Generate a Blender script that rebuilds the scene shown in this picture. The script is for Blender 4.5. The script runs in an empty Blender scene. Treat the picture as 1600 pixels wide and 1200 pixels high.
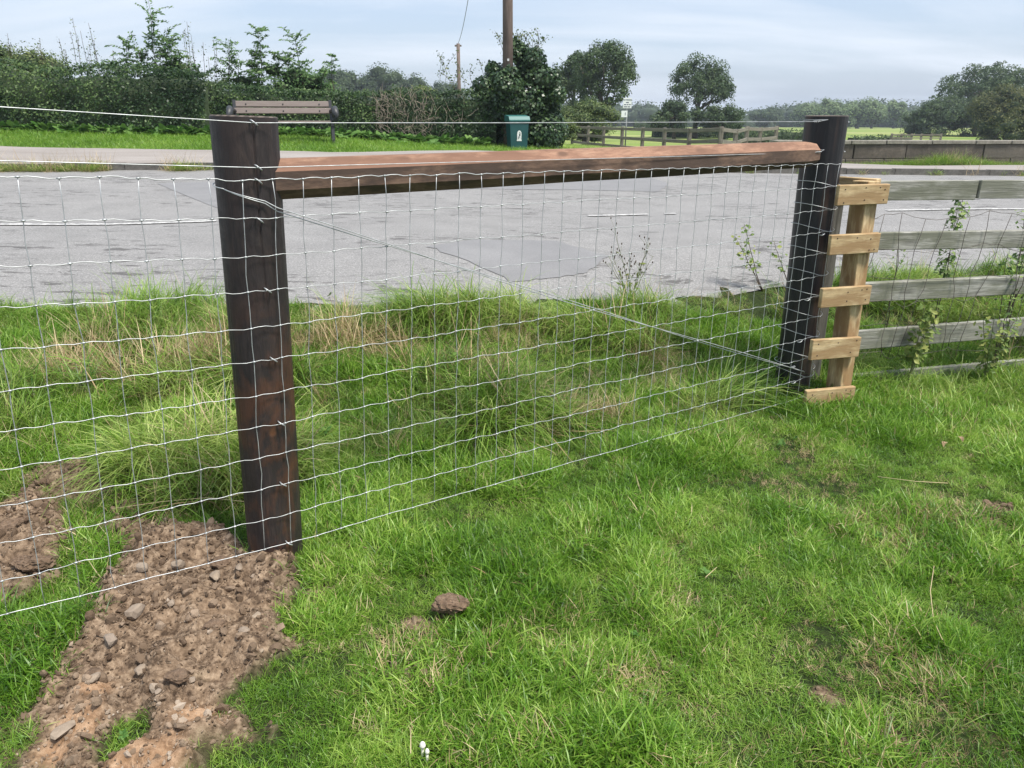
import bpy, math, random
import numpy as np
from mathutils import Vector, Matrix

random.seed(7)
RNG = np.random.default_rng(7)
scene = bpy.context.scene
COL = scene.collection

# ------------------------------------------------------------------ camera
EYE = 1.5
PITCH = math.radians(19.3)
cam_data = bpy.data.cameras.new('camera')
cam = bpy.data.objects.new('camera', cam_data)
COL.objects.link(cam)
cam_data.sensor_width = 36
cam_data.lens = 27.0
cam_data.clip_start = 0.05
cam_data.clip_end = 6000
cam.location = (0, 0, EYE)
cam.rotation_euler = (math.pi / 2 - PITCH, 0, 0)
scene.camera = cam

# ------------------------------------------------------------------ light
SUN_EL, SUN_AZ = 62, 125          # azimuth measured clockwise from +Y
world = bpy.data.worlds.new('World')
scene.world = world
world.use_nodes = True
nt = world.node_tree
nt.nodes.clear()
N = nt.nodes.new
out = N('ShaderNodeOutputWorld')
bg = N('ShaderNodeBackground')
bg.inputs['Strength'].default_value = 0.12
sky = N('ShaderNodeTexSky')
sky.sky_type = 'NISHITA'
sky.sun_disc = False
sky.sun_elevation = math.radians(SUN_EL)
sky.sun_rotation = math.radians(SUN_AZ)
sky.air_density = 1.0
sky.dust_density = 2.0
tc = N('ShaderNodeTexCoord')
sep = N('ShaderNodeSeparateXYZ')
nt.links.new(tc.outputs['Generated'], sep.inputs[0])
mx = N('ShaderNodeMath'); mx.operation = 'MAXIMUM'; mx.inputs[1].default_value = 0.0
nt.links.new(sep.outputs['Z'], mx.inputs[0])
ad = N('ShaderNodeMath'); ad.operation = 'ADD'; ad.inputs[1].default_value = 0.22
nt.links.new(mx.outputs[0], ad.inputs[0])
dx = N('ShaderNodeMath'); dx.operation = 'DIVIDE'
dy = N('ShaderNodeMath'); dy.operation = 'DIVIDE'
nt.links.new(sep.outputs['X'], dx.inputs[0]); nt.links.new(ad.outputs[0], dx.inputs[1])
nt.links.new(sep.outputs['Y'], dy.inputs[0]); nt.links.new(ad.outputs[0], dy.inputs[1])
cmb = N('ShaderNodeCombineXYZ')
nt.links.new(dx.outputs[0], cmb.inputs[0]); nt.links.new(dy.outputs[0], cmb.inputs[1])
mp = N('ShaderNodeMapping')
mp.inputs['Scale'].default_value = (0.55, 1.5, 1)
mp.inputs['Location'].default_value = (3.1, 0.4, 0)
nt.links.new(cmb.outputs[0], mp.inputs[0])
n1 = N('ShaderNodeTexNoise'); n1.inputs['Scale'].default_value = 1.1; n1.inputs['Detail'].default_value = 9
n1.inputs['Roughness'].default_value = 0.56; n1.inputs['Distortion'].default_value = 0.3
nt.links.new(mp.outputs[0], n1.inputs['Vector'])
r1 = N('ShaderNodeValToRGB')
r1.color_ramp.elements[0].position = 0.40; r1.color_ramp.elements[0].color = (0.12, 0.12, 0.12, 1)
r1.color_ramp.elements[1].position = 0.70; r1.color_ramp.elements[1].color = (0.95, 0.95, 0.95, 1)
nt.links.new(n1.outputs['Fac'], r1.inputs[0])
mixc = N('ShaderNodeMixRGB')
mixc.inputs['Color2'].default_value = (4.75, 5.15, 5.75, 1)
nt.links.new(r1.outputs[0], mixc.inputs['Fac'])
mixb = N('ShaderNodeMixRGB'); mixb.inputs['Fac'].default_value = 0.55; mixb.inputs['Color2'].default_value = (3.05, 3.75, 5.05, 1)
nt.links.new(sky.outputs[0], mixb.inputs['Color1']); nt.links.new(mixb.outputs[0], mixc.inputs['Color1'])
nt.links.new(mixc.outputs[0], bg.inputs['Color'])
nt.links.new(bg.outputs[0], out.inputs['Surface'])

sd = bpy.data.lights.new('sun', 'SUN')
sun = bpy.data.objects.new('sun', sd)
COL.objects.link(sun)
sd.energy = 3.8
sd.angle = math.radians(13)
sd.color = (1.0, 0.95, 0.86)
az, el = math.radians(SUN_AZ), math.radians(SUN_EL)
sdir = Vector((math.sin(az) * math.cos(el), math.cos(az) * math.cos(el), math.sin(el)))
sun.rotation_euler = sdir.to_track_quat('Z', 'Y').to_euler()
sun.location = (0, -5, 20)

scene.view_settings.view_transform = 'Standard'
scene.view_settings.look = 'None'
scene.view_settings.exposure = 0.66
scene.view_settings.gamma = 1
scene.view_settings.use_curve_mapping = False
scene.render.engine = 'CYCLES'
scene.cycles.max_bounces = 5
scene.cycles.diffuse_bounces = 3
scene.cycles.transmission_bounces = 4

# ------------------------------------------------------------------ helpers
SP, CP = math.sin(PITCH), math.cos(PITCH)

def ratio(px, py):
    v = 600.0 - py
    fwd = 1200 * CP + v * SP
    return (px - 800.0) / fwd, (-1200 * SP + v * CP) / fwd

def at(px, py, Y):
    a, b = ratio(px, py)
    return Vector((a * Y, Y, EYE + b * Y))

def _hash(ix, iy, seed):
    h = (ix.astype(np.int64) * 374761393 + iy.astype(np.int64) * 668265263 + seed * 1442695041) & 0xffffffff
    h = ((h ^ (h >> 13)) * 1274126177) & 0xffffffff
    h = (h ^ (h >> 16)) & 0xffffffff
    return h / 4294967295.0

def vnoise(x, y, seed=0):
    x = np.asarray(x, float); y = np.asarray(y, float)
    ix = np.floor(x); iy = np.floor(y)
    fx = x - ix; fy = y - iy
    fx = fx * fx * (3 - 2 * fx); fy = fy * fy * (3 - 2 * fy)
    a = _hash(ix, iy, seed); b = _hash(ix + 1, iy, seed)
    c = _hash(ix, iy + 1, seed); d = _hash(ix + 1, iy + 1, seed)
    return (a * (1 - fx) + b * fx) * (1 - fy) + (c * (1 - fx) + d * fx) * fy

def fbm(x, y, seed=0, o=4):
    s = 0; a = 0.5; t = 0
    for i in range(o):
        s = s + a * vnoise(x * 2 ** i, y * 2 ** i, seed + i * 17); t += a; a *= 0.5
    return s / t

def smooth(e0, e1, x):
    t = np.clip((x - e0) / (e1 - e0), 0, 1)
    return t * t * (3 - 2 * t)

ORG = {}

def mesh_np(name, V, quads=None, tris=None, attrs=None, smooth_=True):
    me = bpy.data.meshes.new(name)
    V = np.asarray(V, np.float32)
    me.vertices.add(len(V)); me.vertices.foreach_set('co', V.ravel())
    nq = 0 if quads is None else len(quads); ntr = 0 if tris is None else len(tris)
    loops = []
    if nq: loops.append(np.asarray(quads, np.int32).ravel())
    if ntr: loops.append(np.asarray(tris, np.int32).ravel())
    lv = np.concatenate(loops)
    me.loops.add(len(lv)); me.loops.foreach_set('vertex_index', lv)
    me.polygons.add(nq + ntr)
    st = np.concatenate([np.arange(nq) * 4, nq * 4 + np.arange(ntr) * 3]).astype(np.int32)
    me.polygons.foreach_set('loop_start', st)
    try:
        me.polygons.foreach_set('loop_total', np.concatenate([np.full(nq, 4), np.full(ntr, 3)]).astype(np.int32))
    except Exception:
        pass
    me.polygons.foreach_set('use_smooth', np.full(nq + ntr, bool(smooth_)))
    if attrs:
        for k, a in attrs.items():
            at_ = me.attributes.new(k, 'FLOAT', 'POINT'); at_.data.foreach_set('value', np.asarray(a, np.float32))
    me.update(calc_edges=True)
    return me

def tag(o, label=None, cat=None, group=None, kind=None):
    if label: o['label'] = label
    if cat: o['category'] = cat
    if group: o['group'] = group
    if kind: o['kind'] = kind
    return o

def empty(name, loc, label=None, cat=None, group=None):
    o = bpy.data.objects.new(name, None)
    o.empty_display_size = 0.1
    COL.objects.link(o); o.location = Vector(loc); ORG[o.name] = Vector(loc)
    return tag(o, label, cat, group)

def link(name, me, mat=None, parent=None, org=None):
    """mesh whose vertices are in world coordinates"""
    o = bpy.data.objects.new(name, me)
    COL.objects.link(o)
    if mat:
        if isinstance(mat, (list, tuple)):
            for m in mat: me.materials.append(m)
        else:
            me.materials.append(mat)
    po = ORG[parent.name] if parent else Vector((0, 0, 0))
    w = Vector(org) if org is not None else (po.copy() if parent else Vector((0, 0, 0)))
    if w.length > 0: me.transform(Matrix.Translation(-w))
    if parent:
        o.parent = parent
    o.location = w - po
    ORG[o.name] = w
    return o

class MB:
    def __init__(s): s.v = []; s.q = []; s.t = []; s.n = 0; s.mi = []; s.c = []
    def add(s, V, quads=(), tris=(), col=0.5):
        V = [tuple(p) for p in V]
        for f in quads: s.q.append([i + s.n for i in f])
        for f in tris: s.t.append([i + s.n for i in f])
        s.v += V; s.n += len(V); s.c += [col] * len(V)
        return s
    def box(s, c, sx, sy, sz, M=None, j=0.0, col=0.5):
        V = []
        for dz in (-1, 1):
            for (a, b) in ((-1, -1), (1, -1), (1, 1), (-1, 1)):
                p = Vector((a * sx / 2 + random.uniform(-j, j), b * sy / 2 + random.uniform(-j, j), dz * sz / 2 + random.uniform(-j, j)))
                if M is not None: p = M @ p
                V.append(Vector(c) + p)
        return s.add(V, [(3, 2, 1, 0), (4, 5, 6, 7), (0, 1, 5, 4), (1, 2, 6, 5), (2, 3, 7, 6), (3, 0, 4, 7)], col=col)
    def tube(s, pts, r, n=6, cap=True, col=0.5):
        P = np.array([tuple(p) for p in pts], float); m = len(P)
        R = np.full(m, r) if np.isscalar(r) else np.asarray(r, float)
        T = np.gradient(P, axis=0); T /= (np.linalg.norm(T, axis=1)[:, None] + 1e-12)
        up = np.array([0, 0, 1.0]) if abs(T[0][2]) < 0.9 else np.array([1.0, 0, 0])
        V = []
        for i in range(m):
            a = np.cross(T[i], up); a /= (np.linalg.norm(a) + 1e-12)
            b = np.cross(T[i], a); up = -b if False else up
            for k in range(n):
                th = 2 * math.pi * k / n
                V.append(P[i] + R[i] * (math.cos(th) * a + math.sin(th) * b))
        Q = [(i * n + k, i * n + (k + 1) % n, (i + 1) * n + (k + 1) % n, (i + 1) * n + k) for i in range(m - 1) for k in range(n)]
        Tt = []
        if cap:
            V.append(P[0]); V.append(P[-1]); c0 = m * n; c1 = c0 + 1
            Tt = [(c0, (k + 1) % n, k) for k in range(n)] + [(c1, (m - 1) * n + k, (m - 1) * n + (k + 1) % n) for k in range(n)]
        return s.add(V, Q, Tt, col=col)
    def mesh(s, name, smooth_=True):
        return mesh_np(name, np.array(s.v), s.q if s.q else None, s.t if s.t else None, {'col': s.c}, smooth_)
    def build(s, name, mat, parent=None, org=None, smooth_=True):
        return link(name, s.mesh(name, smooth_), mat, parent, org)

# ---- materials
MATS = {}

class NM:
    def __init__(s, name):
        m = bpy.data.materials.new(name); m.use_nodes = True; MATS[name] = m
        s.m = m; s.t = m.node_tree; s.b = s.t.nodes['Principled BSDF']; s.o = s.t.nodes['Material Output']
        s.b.inputs['Roughness'].default_value = 0.8
    def n(s, ty, **kw):
        nd = s.t.nodes.new(ty)
        for k, v in kw.items(): setattr(nd, k, v)
        return nd
    def l(s, a, b): s.t.links.new(a, b)
    def coord(s, scale=(1, 1, 1), kind='Object', rot=(0, 0, 0)):
        t = s.n('ShaderNodeTexCoord'); mpn = s.n('ShaderNodeMapping')
        mpn.inputs['Scale'].default_value = scale; mpn.inputs['Rotation'].default_value = rot
        s.l(t.outputs[kind], mpn.inputs[0]); return mpn.outputs[0]
    def noise(s, vec, scale, detail=4, rough=0.55, dist=0.0):
        x = s.n('ShaderNodeTexNoise'); x.inputs['Scale'].default_value = scale; x.inputs['Detail'].default_value = detail
        x.inputs['Roughness'].default_value = rough; x.inputs['Distortion'].default_value = dist
        s.l(vec, x.inputs['Vector']); return x.outputs['Fac']
    def ramp(s, fac, stops):
        r = s.n('ShaderNodeValToRGB'); e = r.color_ramp.elements
        while len(e) < len(stops): e.new(0.5)
        for i, (p, c) in enumerate(stops):
            e[i].position = p
            e[i].color = (c, c, c, 1) if np.isscalar(c) else (*c, 1)
        s.l(fac, r.inputs[0]); return r.outputs[0]
    def mix(s, fac, a, b, mode='MIX'):
        x = s.n('ShaderNodeMixRGB', blend_type=mode)
        for i, v in (('Fac', fac), ('Color1', a), ('Color2', b)):
            if isinstance(v, (int, float)) and i == 'Fac': x.inputs[i].default_value = v
            elif isinstance(v, (tuple, list)): x.inputs[i].default_value = (*v, 1)
            elif isinstance(v, (int, float)): x.inputs[i].default_value = (v, v, v, 1)
            else: s.l(v, x.inputs[i])
        return x.outputs[0]
    def math(s, op, a, b=0.0):
        x = s.n('ShaderNodeMath', operation=op)
        for i, v in enumerate((a, b)):
            if isinstance(v, (int, float)): x.inputs[i].default_value = v
            else: s.l(v, x.inputs[i])
        return x.outputs[0]
    def attr(s, name, ty='GEOMETRY'):
        a = s.n('ShaderNodeAttribute'); a.attribute_name = name; a.attribute_type = ty; return a.outputs['Fac']
    def base(s, c):
        if isinstance(c, (tuple, list)): s.b.inputs['Base Color'].default_value = (*c, 1)
        else: s.l(c, s.b.inputs['Base Color'])
    def rough(s, r):
        if isinstance(r, (int, float)): s.b.inputs['Roughness'].default_value = r
        else: s.l(r, s.b.inputs['Roughness'])
    def bump(s, h, strength=0.5, dist=0.01):
        b = s.n('ShaderNodeBump'); b.inputs['Strength'].default_value = strength; b.inputs['Distance'].default_value = dist
        s.l(h, b.inputs['Height']); s.l(b.outputs[0], s.b.inputs['Normal'])

def leaf_mat(name, c_dark, c_mid, c_light, trans=0.35, rough=0.55, inst=False, spec=0.3, base_c=None):
    M = NM(name)
    a = M.attr('col')
    if inst:
        t = M.attr('tint', 'INSTANCER')
        a = M.math('ADD', M.math('MULTIPLY', a, 0.55), M.math('MULTIPLY', t, 0.5))
    c = M.ramp(a, [(0.08, c_dark), (0.5, c_mid), (0.95, c_light)])
    if base_c is not None:
        u = M.attr('along')
        c = M.mix(M.ramp(u, [(0.0, 1.0), (0.4, 0.0)]), c, base_c)
    M.base(c); M.rough(rough); M.b.inputs['Specular IOR Level'].default_value = spec
    tr = M.n('ShaderNodeBsdfTranslucent'); M.l(c, tr.inputs['Color'])
    ms = M.n('ShaderNodeMixShader'); ms.inputs[0].default_value = trans
    M.l(M.b.outputs[0], ms.inputs[1]); M.l(tr.outputs[0], ms.inputs[2]); M.l(ms.outputs[0], M.o.inputs['Surface'])
    return M.m

def wood_mat(name, c1, c2, c3, along=(0.6, 14, 14), knots=0.0, bump=0.4, rough=0.85, stain=None):
    M = NM(name)
    oi = M.n('ShaderNodeObjectInfo')
    va = M.n('ShaderNodeVectorMath', operation='ADD')
    vs = M.n('ShaderNodeVectorMath', operation='SCALE'); vs.inputs['Scale'].default_value = 37.0
    cx = M.n('ShaderNodeCombineXYZ'); M.l(oi.outputs['Random'], cx.inputs[0]); M.l(oi.outputs['Random'], cx.inputs[1])
    M.l(cx.outputs[0], vs.inputs[0])
    M.l(M.coord(along), va.inputs[0]); M.l(vs.outputs[0], va.inputs[1])
    g = M.noise(va.outputs[0], 3.2, 6, 0.62, 0.7)
    f = M.noise(va.outputs[0], 14, 4, 0.7)
    c = M.ramp(g, [(0.30, c1), (0.5, c2), (0.70, c3)])
    c = M.mix(M.ramp(f, [(0.35, 0.45), (0.6, 0.0)]), c, tuple(x * 0.45 for x in c1))
    if knots:
        vo = M.n('ShaderNodeTexVoronoi'); vo.inputs['Scale'].default_value = knots
        M.l(M.coord((1, 2.2, 2.2)), vo.inputs['Vector'])
        c = M.mix(M.ramp(vo.outputs['Distance'], [(0.11, 0.85), (0.19, 0.0)]), c, tuple(x * 0.35 for x in c1))
    if stain:
        sn = M.noise(M.coord((1.5, 5, 5)), 2.4, 5, 0.6)
        c = M.mix(M.ramp(sn, [(0.44, 0.0), (0.56, 0.85)]), c, stain)
    c = M.mix(M.math('MULTIPLY', oi.outputs['Random'], 0.25), c, tuple(x * 0.7 for x in c2))
    M.base(c); M.rough(rough)
    M.bump(M.math('ADD', g, M.math('MULTIPLY', f, 0.6)), bump, 0.004)
    return M.m

# ------------------------------------------------------------------ terrain
CTRL = []
def ctl(px, py, Y):
    p = at(px, py, Y); CTRL.append((p.x, p.y, p.z))
for q in [(-6, -2, 0), (0, -2, 0), (6, -2, 0), (-4, 0, 0), (0, 0, 0), (4, 0, 0), (-2, 1.2, 0), (2, 1.2, 0), (0, 2, 0), (-.85, 2.41, 0),
          (1.58, 4.09, 0), (2.8, 4.3, 0), (0.4, 3.3, 0), (-2.2, 2.0, 0.0), (3, 3, 0), (5, 4.6, 0.02), (-2.2, 3.2, .08), (0, 4.0, .12), (-5, 3.0, 0.05)]:
    CTRL.append(q)
ctl(0, 486, 4.6); ctl(400, 488, 4.6); ctl(800, 484, 4.75); ctl(1200, 446, 5.44); ctl(1450, 430, 5.8); ctl(1900, 425, 6.4); ctl(-500, 480, 4.4)
ctl(170, 350, 7.57); ctl(955, 337, 8.4); ctl(1500, 327, 8.9); ctl(-600, 355, 7.0); ctl(2200, 322, 9.8)
ctl(100, 266, 12.2); ctl(500, 266, 12.6); ctl(-600, 266, 11.5); ctl(1500, 272, 14.6); ctl(1250, 268, 14.4); ctl(2100, 272, 15.4)
ctl(100, 237, 15.0); ctl(600, 238, 15.6)
ctl(440, 219, 17.0); ctl(0, 205, 18.2); ctl(560, 219, 18.5); ctl(800, 235, 18.0); ctl(-700, 205, 17.5)
ctl(1350, 263, 20.5); ctl(1500, 263, 20.8); ctl(1750, 263, 21.5); ctl(2400, 263, 23)
ctl(945, 234, 30); ctl(1000, 238, 26); ctl(1075, 244, 22.0); ctl(880, 234, 21)
for q in [(-12, 30, 1.2), (-20, 60, 1.0), (-3, 30, .7), (14, 30, -.2), (22, 32, -.3), (6, 60, -.35), (25, 60, -.5), (60, 60, -.6), (-60, 60, .6),
          (-60, 0, 0.1), (60, 0, 0), (0, -60, 0), (60, -60, 0), (-60, -60, 0), (-25, 16, 1.0), (35, 23, .1), (0, 150, -1.0), (120, 150, -1.3), (-120, 150, 0),
          (0, 400, -3.5), (400, 400, -4), (-400, 400, -2), (200, 0, -.5), (-200, 0, 0), (0, -400, 0), (1500, 1500, -8), (-1500, 1500, -8),
          (1500, -1500, 0), (-1500, -1500, 0), (0, 1500, -8), (1500, 0, -2), (-1500, 0, -2), (40, 120, -.9), (80, 250, -2.2), (150, 300, -2.8)]:
    CTRL.append(q)
CT = np.array(CTRL)
def _phi(r): return np.sqrt(r * r + 0.6)
_A = _phi(np.linalg.norm(CT[:, None, :2] - CT[None, :, :2], axis=2))
_P = np.c_[np.ones(len(CT)), CT[:, 0] / 1000, CT[:, 1] / 1000]
_K = np.block([[_A + np.eye(len(CT)) * -0.02, _P], [_P.T, np.zeros((3, 3))]])
_W = np.linalg.solve(_K, np.r_[CT[:, 2], 0, 0, 0])

def Hs(x, y):
    x = np.asarray(x, float); y = np.asarray(y, float); sh = x.shape
    X = x.ravel(); Y = y.ravel(); o = np.empty(len(X))
    for i in range(0, len(X), 20000):
        a = X[i:i + 20000]; b = Y[i:i + 20000]
        r = np.sqrt((a[:, None] - CT[None, :, 0]) ** 2 + (b[:, None] - CT[None, :, 1]) ** 2)
        o[i:i + 20000] = _phi(r) @ _W[:-3] + _W[-3] + _W[-2] * a / 1000 + _W[-1] * b / 1000
    return o.reshape(sh)

def H1(x, y): return float(Hs(np.array([x]), np.array([y]))[0])

def pxy(px, py):
    """ground point seen at a pixel"""
    a, b = ratio(px, py); Y = 1.0
    prev = None
    Ys = np.concatenate([np.arange(0.6, 30, 0.02), np.arange(30, 400, 0.5)])
    z = EYE + b * Ys - Hs(a * Ys, Ys)
    i = np.argmax(z < 0) if (z < 0).any() else len(Ys) - 1
    return a * Ys[i], Ys[i]

# road edges (y as function of x)
near_pts = np.array([[-40, 0.0], [-8, 3.9], [-4.6, 4.2], [-3.1, 4.55], [-1.5, 4.6], [0, 4.78], [1.0, 5.0], [1.85, 5.45], [3.2, 5.85], [6, 6.4], [12, 7.3], [60, 14.5]])
def y_near(x): return np.interp(x, near_pts[:, 0], near_pts[:, 1]) + 0.05 * (fbm(np.asarray(x) * 1.5, np.asarray(x) * 0, 5) - .5)
def y_far(x): return 13.05 + 0.135 * np.asarray(x, float)
def in_road(x, y, m=0.0): return (y > y_near(x) + m) & (y < y_far(x) - m)
PAV_W = 2.7

_pb = [pxy(-500, 226), pxy(0, 232), pxy(150, 236), pxy(330, 239), pxy(545, 243), pxy(740, 240)]
_pbx = np.array([p[0] for p in _pb] + [1.8, 5, 9, 13, 60]); _pby = np.array([p[1] - .35 for p in _pb] + [16.2, 17.6, 19.6, 20.5, 27])
def pave_back(x): return np.interp(x, _pbx, _pby) + .10 * (fbm(np.asarray(x) * 1.3, np.asarray(x) * 0, 8) - .5)
# soil zones: polygons in pixels on the flat near ground
def flat(px, py):
    a, b = ratio(px, py); Y = -EYE / b
    return (a * Y, Y)
def poly(pts): return np.array([flat(*p) for p in pts])
SOIL_POLYS = [
    poly([(215, 838), (300, 835), (345, 850), (400, 872), (462, 886), (466, 925), (430, 958), (436, 1005), (425, 1050), (330, 1062), (385, 1085), (392, 1130), (325, 1195), (320, 1300), (150, 1300),
          (20, 1180), (60, 1100), (90, 1050), (130, 1020), (150, 975), (140, 935), (190, 895)]),
    poly([(-220, 830), (0, 800), (60, 775), (100, 800), (112, 880), (60, 930), (0, 965), (-220, 1020)]),
    poly([(195, 780), (250, 790), (250, 840), (300, 860), (215, 870), (190, 830)]),
    poly([(40, 745), (180, 755), (215, 790), (150, 800), (60, 800)]),
]
SPOTS = [(706, 967, .055), (572, 880, .05), (650, 975, .05), (625, 1055, .035), (660, 1058, .035), (1575, 790, .10), (1560, 815, .08), (1395, 1160, .055), (1285, 1080, .04), (500, 930, .06), (1598, 850, .1), (460, 1000, .05)]
SPOTXY = [(*flat(a, b), r) for a, b, r in SPOTS]

def poly_sd(P, x, y):
    """signed distance, negative inside"""
    x = np.asarray(x, float); y = np.asarray(y, float)
    d = np.full(x.shape, 1e9); ins = np.zeros(x.shape, bool)
    n = len(P)
    for i in range(n):
        x0, y0 = P[i]; x1, y1 = P[(i + 1) % n]
        ex, ey = x1 - x0, y1 - y0
        t = np.clip(((x - x0) * ex + (y - y0) * ey) / (ex * ex + ey * ey), 0, 1)
        d = np.minimum(d, np.hypot(x - x0 - t * ex, y - y0 - t * ey))
        c = ((y0 > y) != (y1 > y)) & (x < (x1 - x0) * (y - y0) / (y1 - y0 + 1e-12) + x0)
        ins ^= c
    return np.where(ins, -d, d)

TUFT = flat(200, 1150)
def sand_mask(x, y):
    m = np.zeros(np.shape(x))
    for (a, b, r) in [(310, 1130, .09), (230, 1210, .12), (130, 1130, .07), (150, 1085, .05), (80, 1180, .06)]:
        x_, y_ = flat(a, b); m = np.maximum(m, np.exp(-((x - x_) ** 2 + (y - y_) ** 2) / r ** 2 * 1.2))
    return smooth(.25, .75, m + (fbm(x * 14, y * 14, 61) - .5) * .5)
def soil_mask(x, y, spots=True):
    m = np.zeros(np.shape(x))
    wob = (fbm(x * 9, y * 9, 31) - .5) * .20
    for k, P in enumerate(SOIL_POLYS):
        sd_ = poly_sd(P, x, y) + wob * (1 if k != 2 else 1.6)
        m = np.maximum(m, smooth(0.04, -0.03, sd_) * (1 if k < 2 else .8))
    for (a, b, r) in (SPOTXY if spots else []):
        m = np.maximum(m, smooth(r * 1.1, r * .6, np.hypot((x - a), (y - b) * 1.0) + wob * .6) * .9)
    m = m * smooth(.03, .06, np.hypot((x - TUFT[0]) * 1.0, (y - TUFT[1]) * .6) + wob * .3)
    return m

def ground_h(x, y):
    """terrain with near relief and soil heaps"""
    z = Hs(x, y)
    near = smooth(9, 5, np.hypot(x, y))
    z = z + near * ((fbm(x * 2.2, y * 2.2, 3) - .5) * .05 + (fbm(x * 9, y * 9, 9) - .5) * .018)
    s = soil_mask(x, y, False)
    lump = fbm(x * 13, y * 13, 21, 4)
    z = z + s * (0.010 + (lump - .42) * .13 + .03 * (vnoise(x * 5, y * 5, 77)) + (vnoise(x * 37, y * 37, 7) - .5) * .016)
    a, b = flat(40, 850)
    z = z + s * .05 * np.exp(-((x - a) ** 2 + (y - b) ** 2) / .04)
    return z

def axis(parts):
    o = []
    for a, b, n, g in parts:
        t = np.linspace(0, 1, n, endpoint=False)
        if g: t = (np.exp(t * g) - 1) / (math.exp(g) - 1)
        o.append(a + (b - a) * t)
    return np.concatenate(o + [[parts[-1][1]]])
ax = axis([(-3.6, -2500, 70, 7.0)])[::-1]
ax = np.concatenate([ax, axis([(-3.6, 3.6, 400, 0)])[1:], axis([(3.6, 2500, 70, 7.0)])[1:]])
ay = np.concatenate([axis([(0.5, -2500, 30, 8)])[::-1], axis([(0.5, 5.2, 270, 0)])[1:], axis([(5.2, 24, 110, 0)])[1:], axis([(24, 2600, 90, 5.5)])[1:]])
GX, GY = np.meshgrid(ax, ay)
GZ = ground_h(GX, GY)
SOILV = soil_mask(GX, GY)
# sink the sheet under road and pavement
inr = (GY > y_near(GX) + .12) & (GY < pave_back(GX) - .12)
GZ = np.where(inr, GZ - 0.12, GZ)
nx, ny = len(ax), len(ay)
idx = np.arange(nx * ny).reshape(ny, nx)
Q = np.stack([idx[:-1, :-1], idx[:-1, 1:], idx[1:, 1:], idx[1:, :-1]], -1).reshape(-1, 4)

def FD(x, y):
    """signed distance to fence line, positive on road side"""
    return (-(x + .85) * .568 + (y - 2.411) * .823)

M = NM('ground')
gc = M.n('ShaderNodeTexCoord').outputs['Object']
s = M.attr('soil'); far = M.attr('far')
nA = M.noise(gc, 38, 6, 0.65); nB = M.noise(gc, 7, 4, 0.6)
soilc = M.ramp(nA, [(0.36, (0.045, 0.030, 0.020)), (0.5, (0.165, 0.115, 0.077)), (0.68, (0.36, 0.27, 0.19))])
soilc = M.mix(M.ramp(nB, [(0.45, 0.0), (0.7, 0.35)]), soilc, (0.27, 0.185, 0.12))
thatch = M.ramp(nA, [(0.35, (0.012, 0.020, 0.006)), (0.6, (0.030, 0.045, 0.012)), (0.75, (0.07, 0.065, 0.03))])
nC = M.noise(M.coord((1, 1.6, 1)), 0.09, 5, 0.6); nD = M.noise(gc, 1.2, 6, 0.7); nE = M.noise(M.coord((.35, 1.4, 1)), 0.035, 3, 0.5)
field = M.ramp(nC, [(0.35, (0.13, 0.21, 0.045)), (0.5, (0.19, 0.26, 0.06)), (0.68, (0.30, 0.32, 0.11))])
field = M.mix(M.ramp(nD, [(0.35, 0.35), (0.6, 0.0)]), field, (0.08, 0.12, 0.03))
field = M.mix(M.ramp(nE, [(0.48, 0.0), (0.6, 0.6)]), field, (0.32, 0.32, 0.14))
soilc = M.mix(M.math('MULTIPLY', M.attr('sand'), .75), soilc, M.ramp(nA, [(0.3, (0.20, 0.115, 0.06)), (0.5, (0.34, 0.21, 0.125)), (0.7, (0.46, 0.31, 0.20))]))
c = M.mix(far, thatch, field)
c = M.mix(s, c, soilc)
M.base(c); M.rough(0.95); M.bump(M.math('ADD', nA, M.noise(gc, 120, 3, .6)), 0.6, 0.012)
M.b.inputs['Specular IOR Level'].default_value = 0.15
verge_m = M.m
FARV = smooth(6, 12, GY) * 1.0
g_ob = link('ground', mesh_np('ground', np.c_[GX.ravel(), GY.ravel(), GZ.ravel()], Q, None, {'soil': SOILV.ravel(), 'sand': sand_mask(GX, GY).ravel(), 'far': np.maximum(FARV, smooth(30, 60, np.hypot(GX, GY))).ravel()}), verge_m)
tag(g_ob, kind='structure')

# ---- road
M = NM('asphalt')
co = M.n('ShaderNodeTexCoord').outputs['Object']
ROT = (0, 0, -math.radians(7.7))
n_f = M.noise(co, 75, 6, 0.85); n_m = M.noise(co, 2.2, 6, 0.65); n_big = M.noise(M.coord((.25, 1, 1), rot=ROT), 0.9, 4, 0.6)
c = M.ramp(n_m, [(0.3, (0.195, 0.191, 0.188)), (0.7, (0.26, 0.254, 0.25))])
c = M.mix(M.ramp(n_f, [(0.38, 0.65), (0.52, 0.0)]), c, (0.09, 0.09, 0.09))
c = M.mix(M.ramp(n_f, [(0.53, 0.0), (0.66, 0.6)]), c, (0.55, 0.54, 0.52))
c = M.mix(M.ramp(n_big, [(0.35, 0.2), (0.6, 0.0)]), c, (0.23, 0.225, 0.225))
st = M.noise(M.coord((1.5, 4.6, 1), rot=ROT), 2.4, 6, 0.72, 0.8)
cl = M.noise(M.coord((.8, 1.2, 1), rot=ROT), 1.05, 3, 0.55)
smg = M.math('MULTIPLY', M.ramp(st, [(0.55, 0.0), (0.585, 1.0)]), M.ramp(cl, [(0.47, 0.0), (0.53, 1.0)]))
c = M.mix(M.math('MULTIPLY', smg, 0.74), c, (0.055, 0.052, 0.05))
st2 = M.noise(M.coord((2.3, 13.0, 1), rot=ROT), 3.4, 4, 0.6, 0.3)
c = M.mix(M.ramp(st2, [(0.62, 0.0), (0.70, 0.35)]), c, (0.075, 0.07, 0.068))
M.base(c); M.rough(0.82); M.bump(n_f, 0.5, 0.006)
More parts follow.
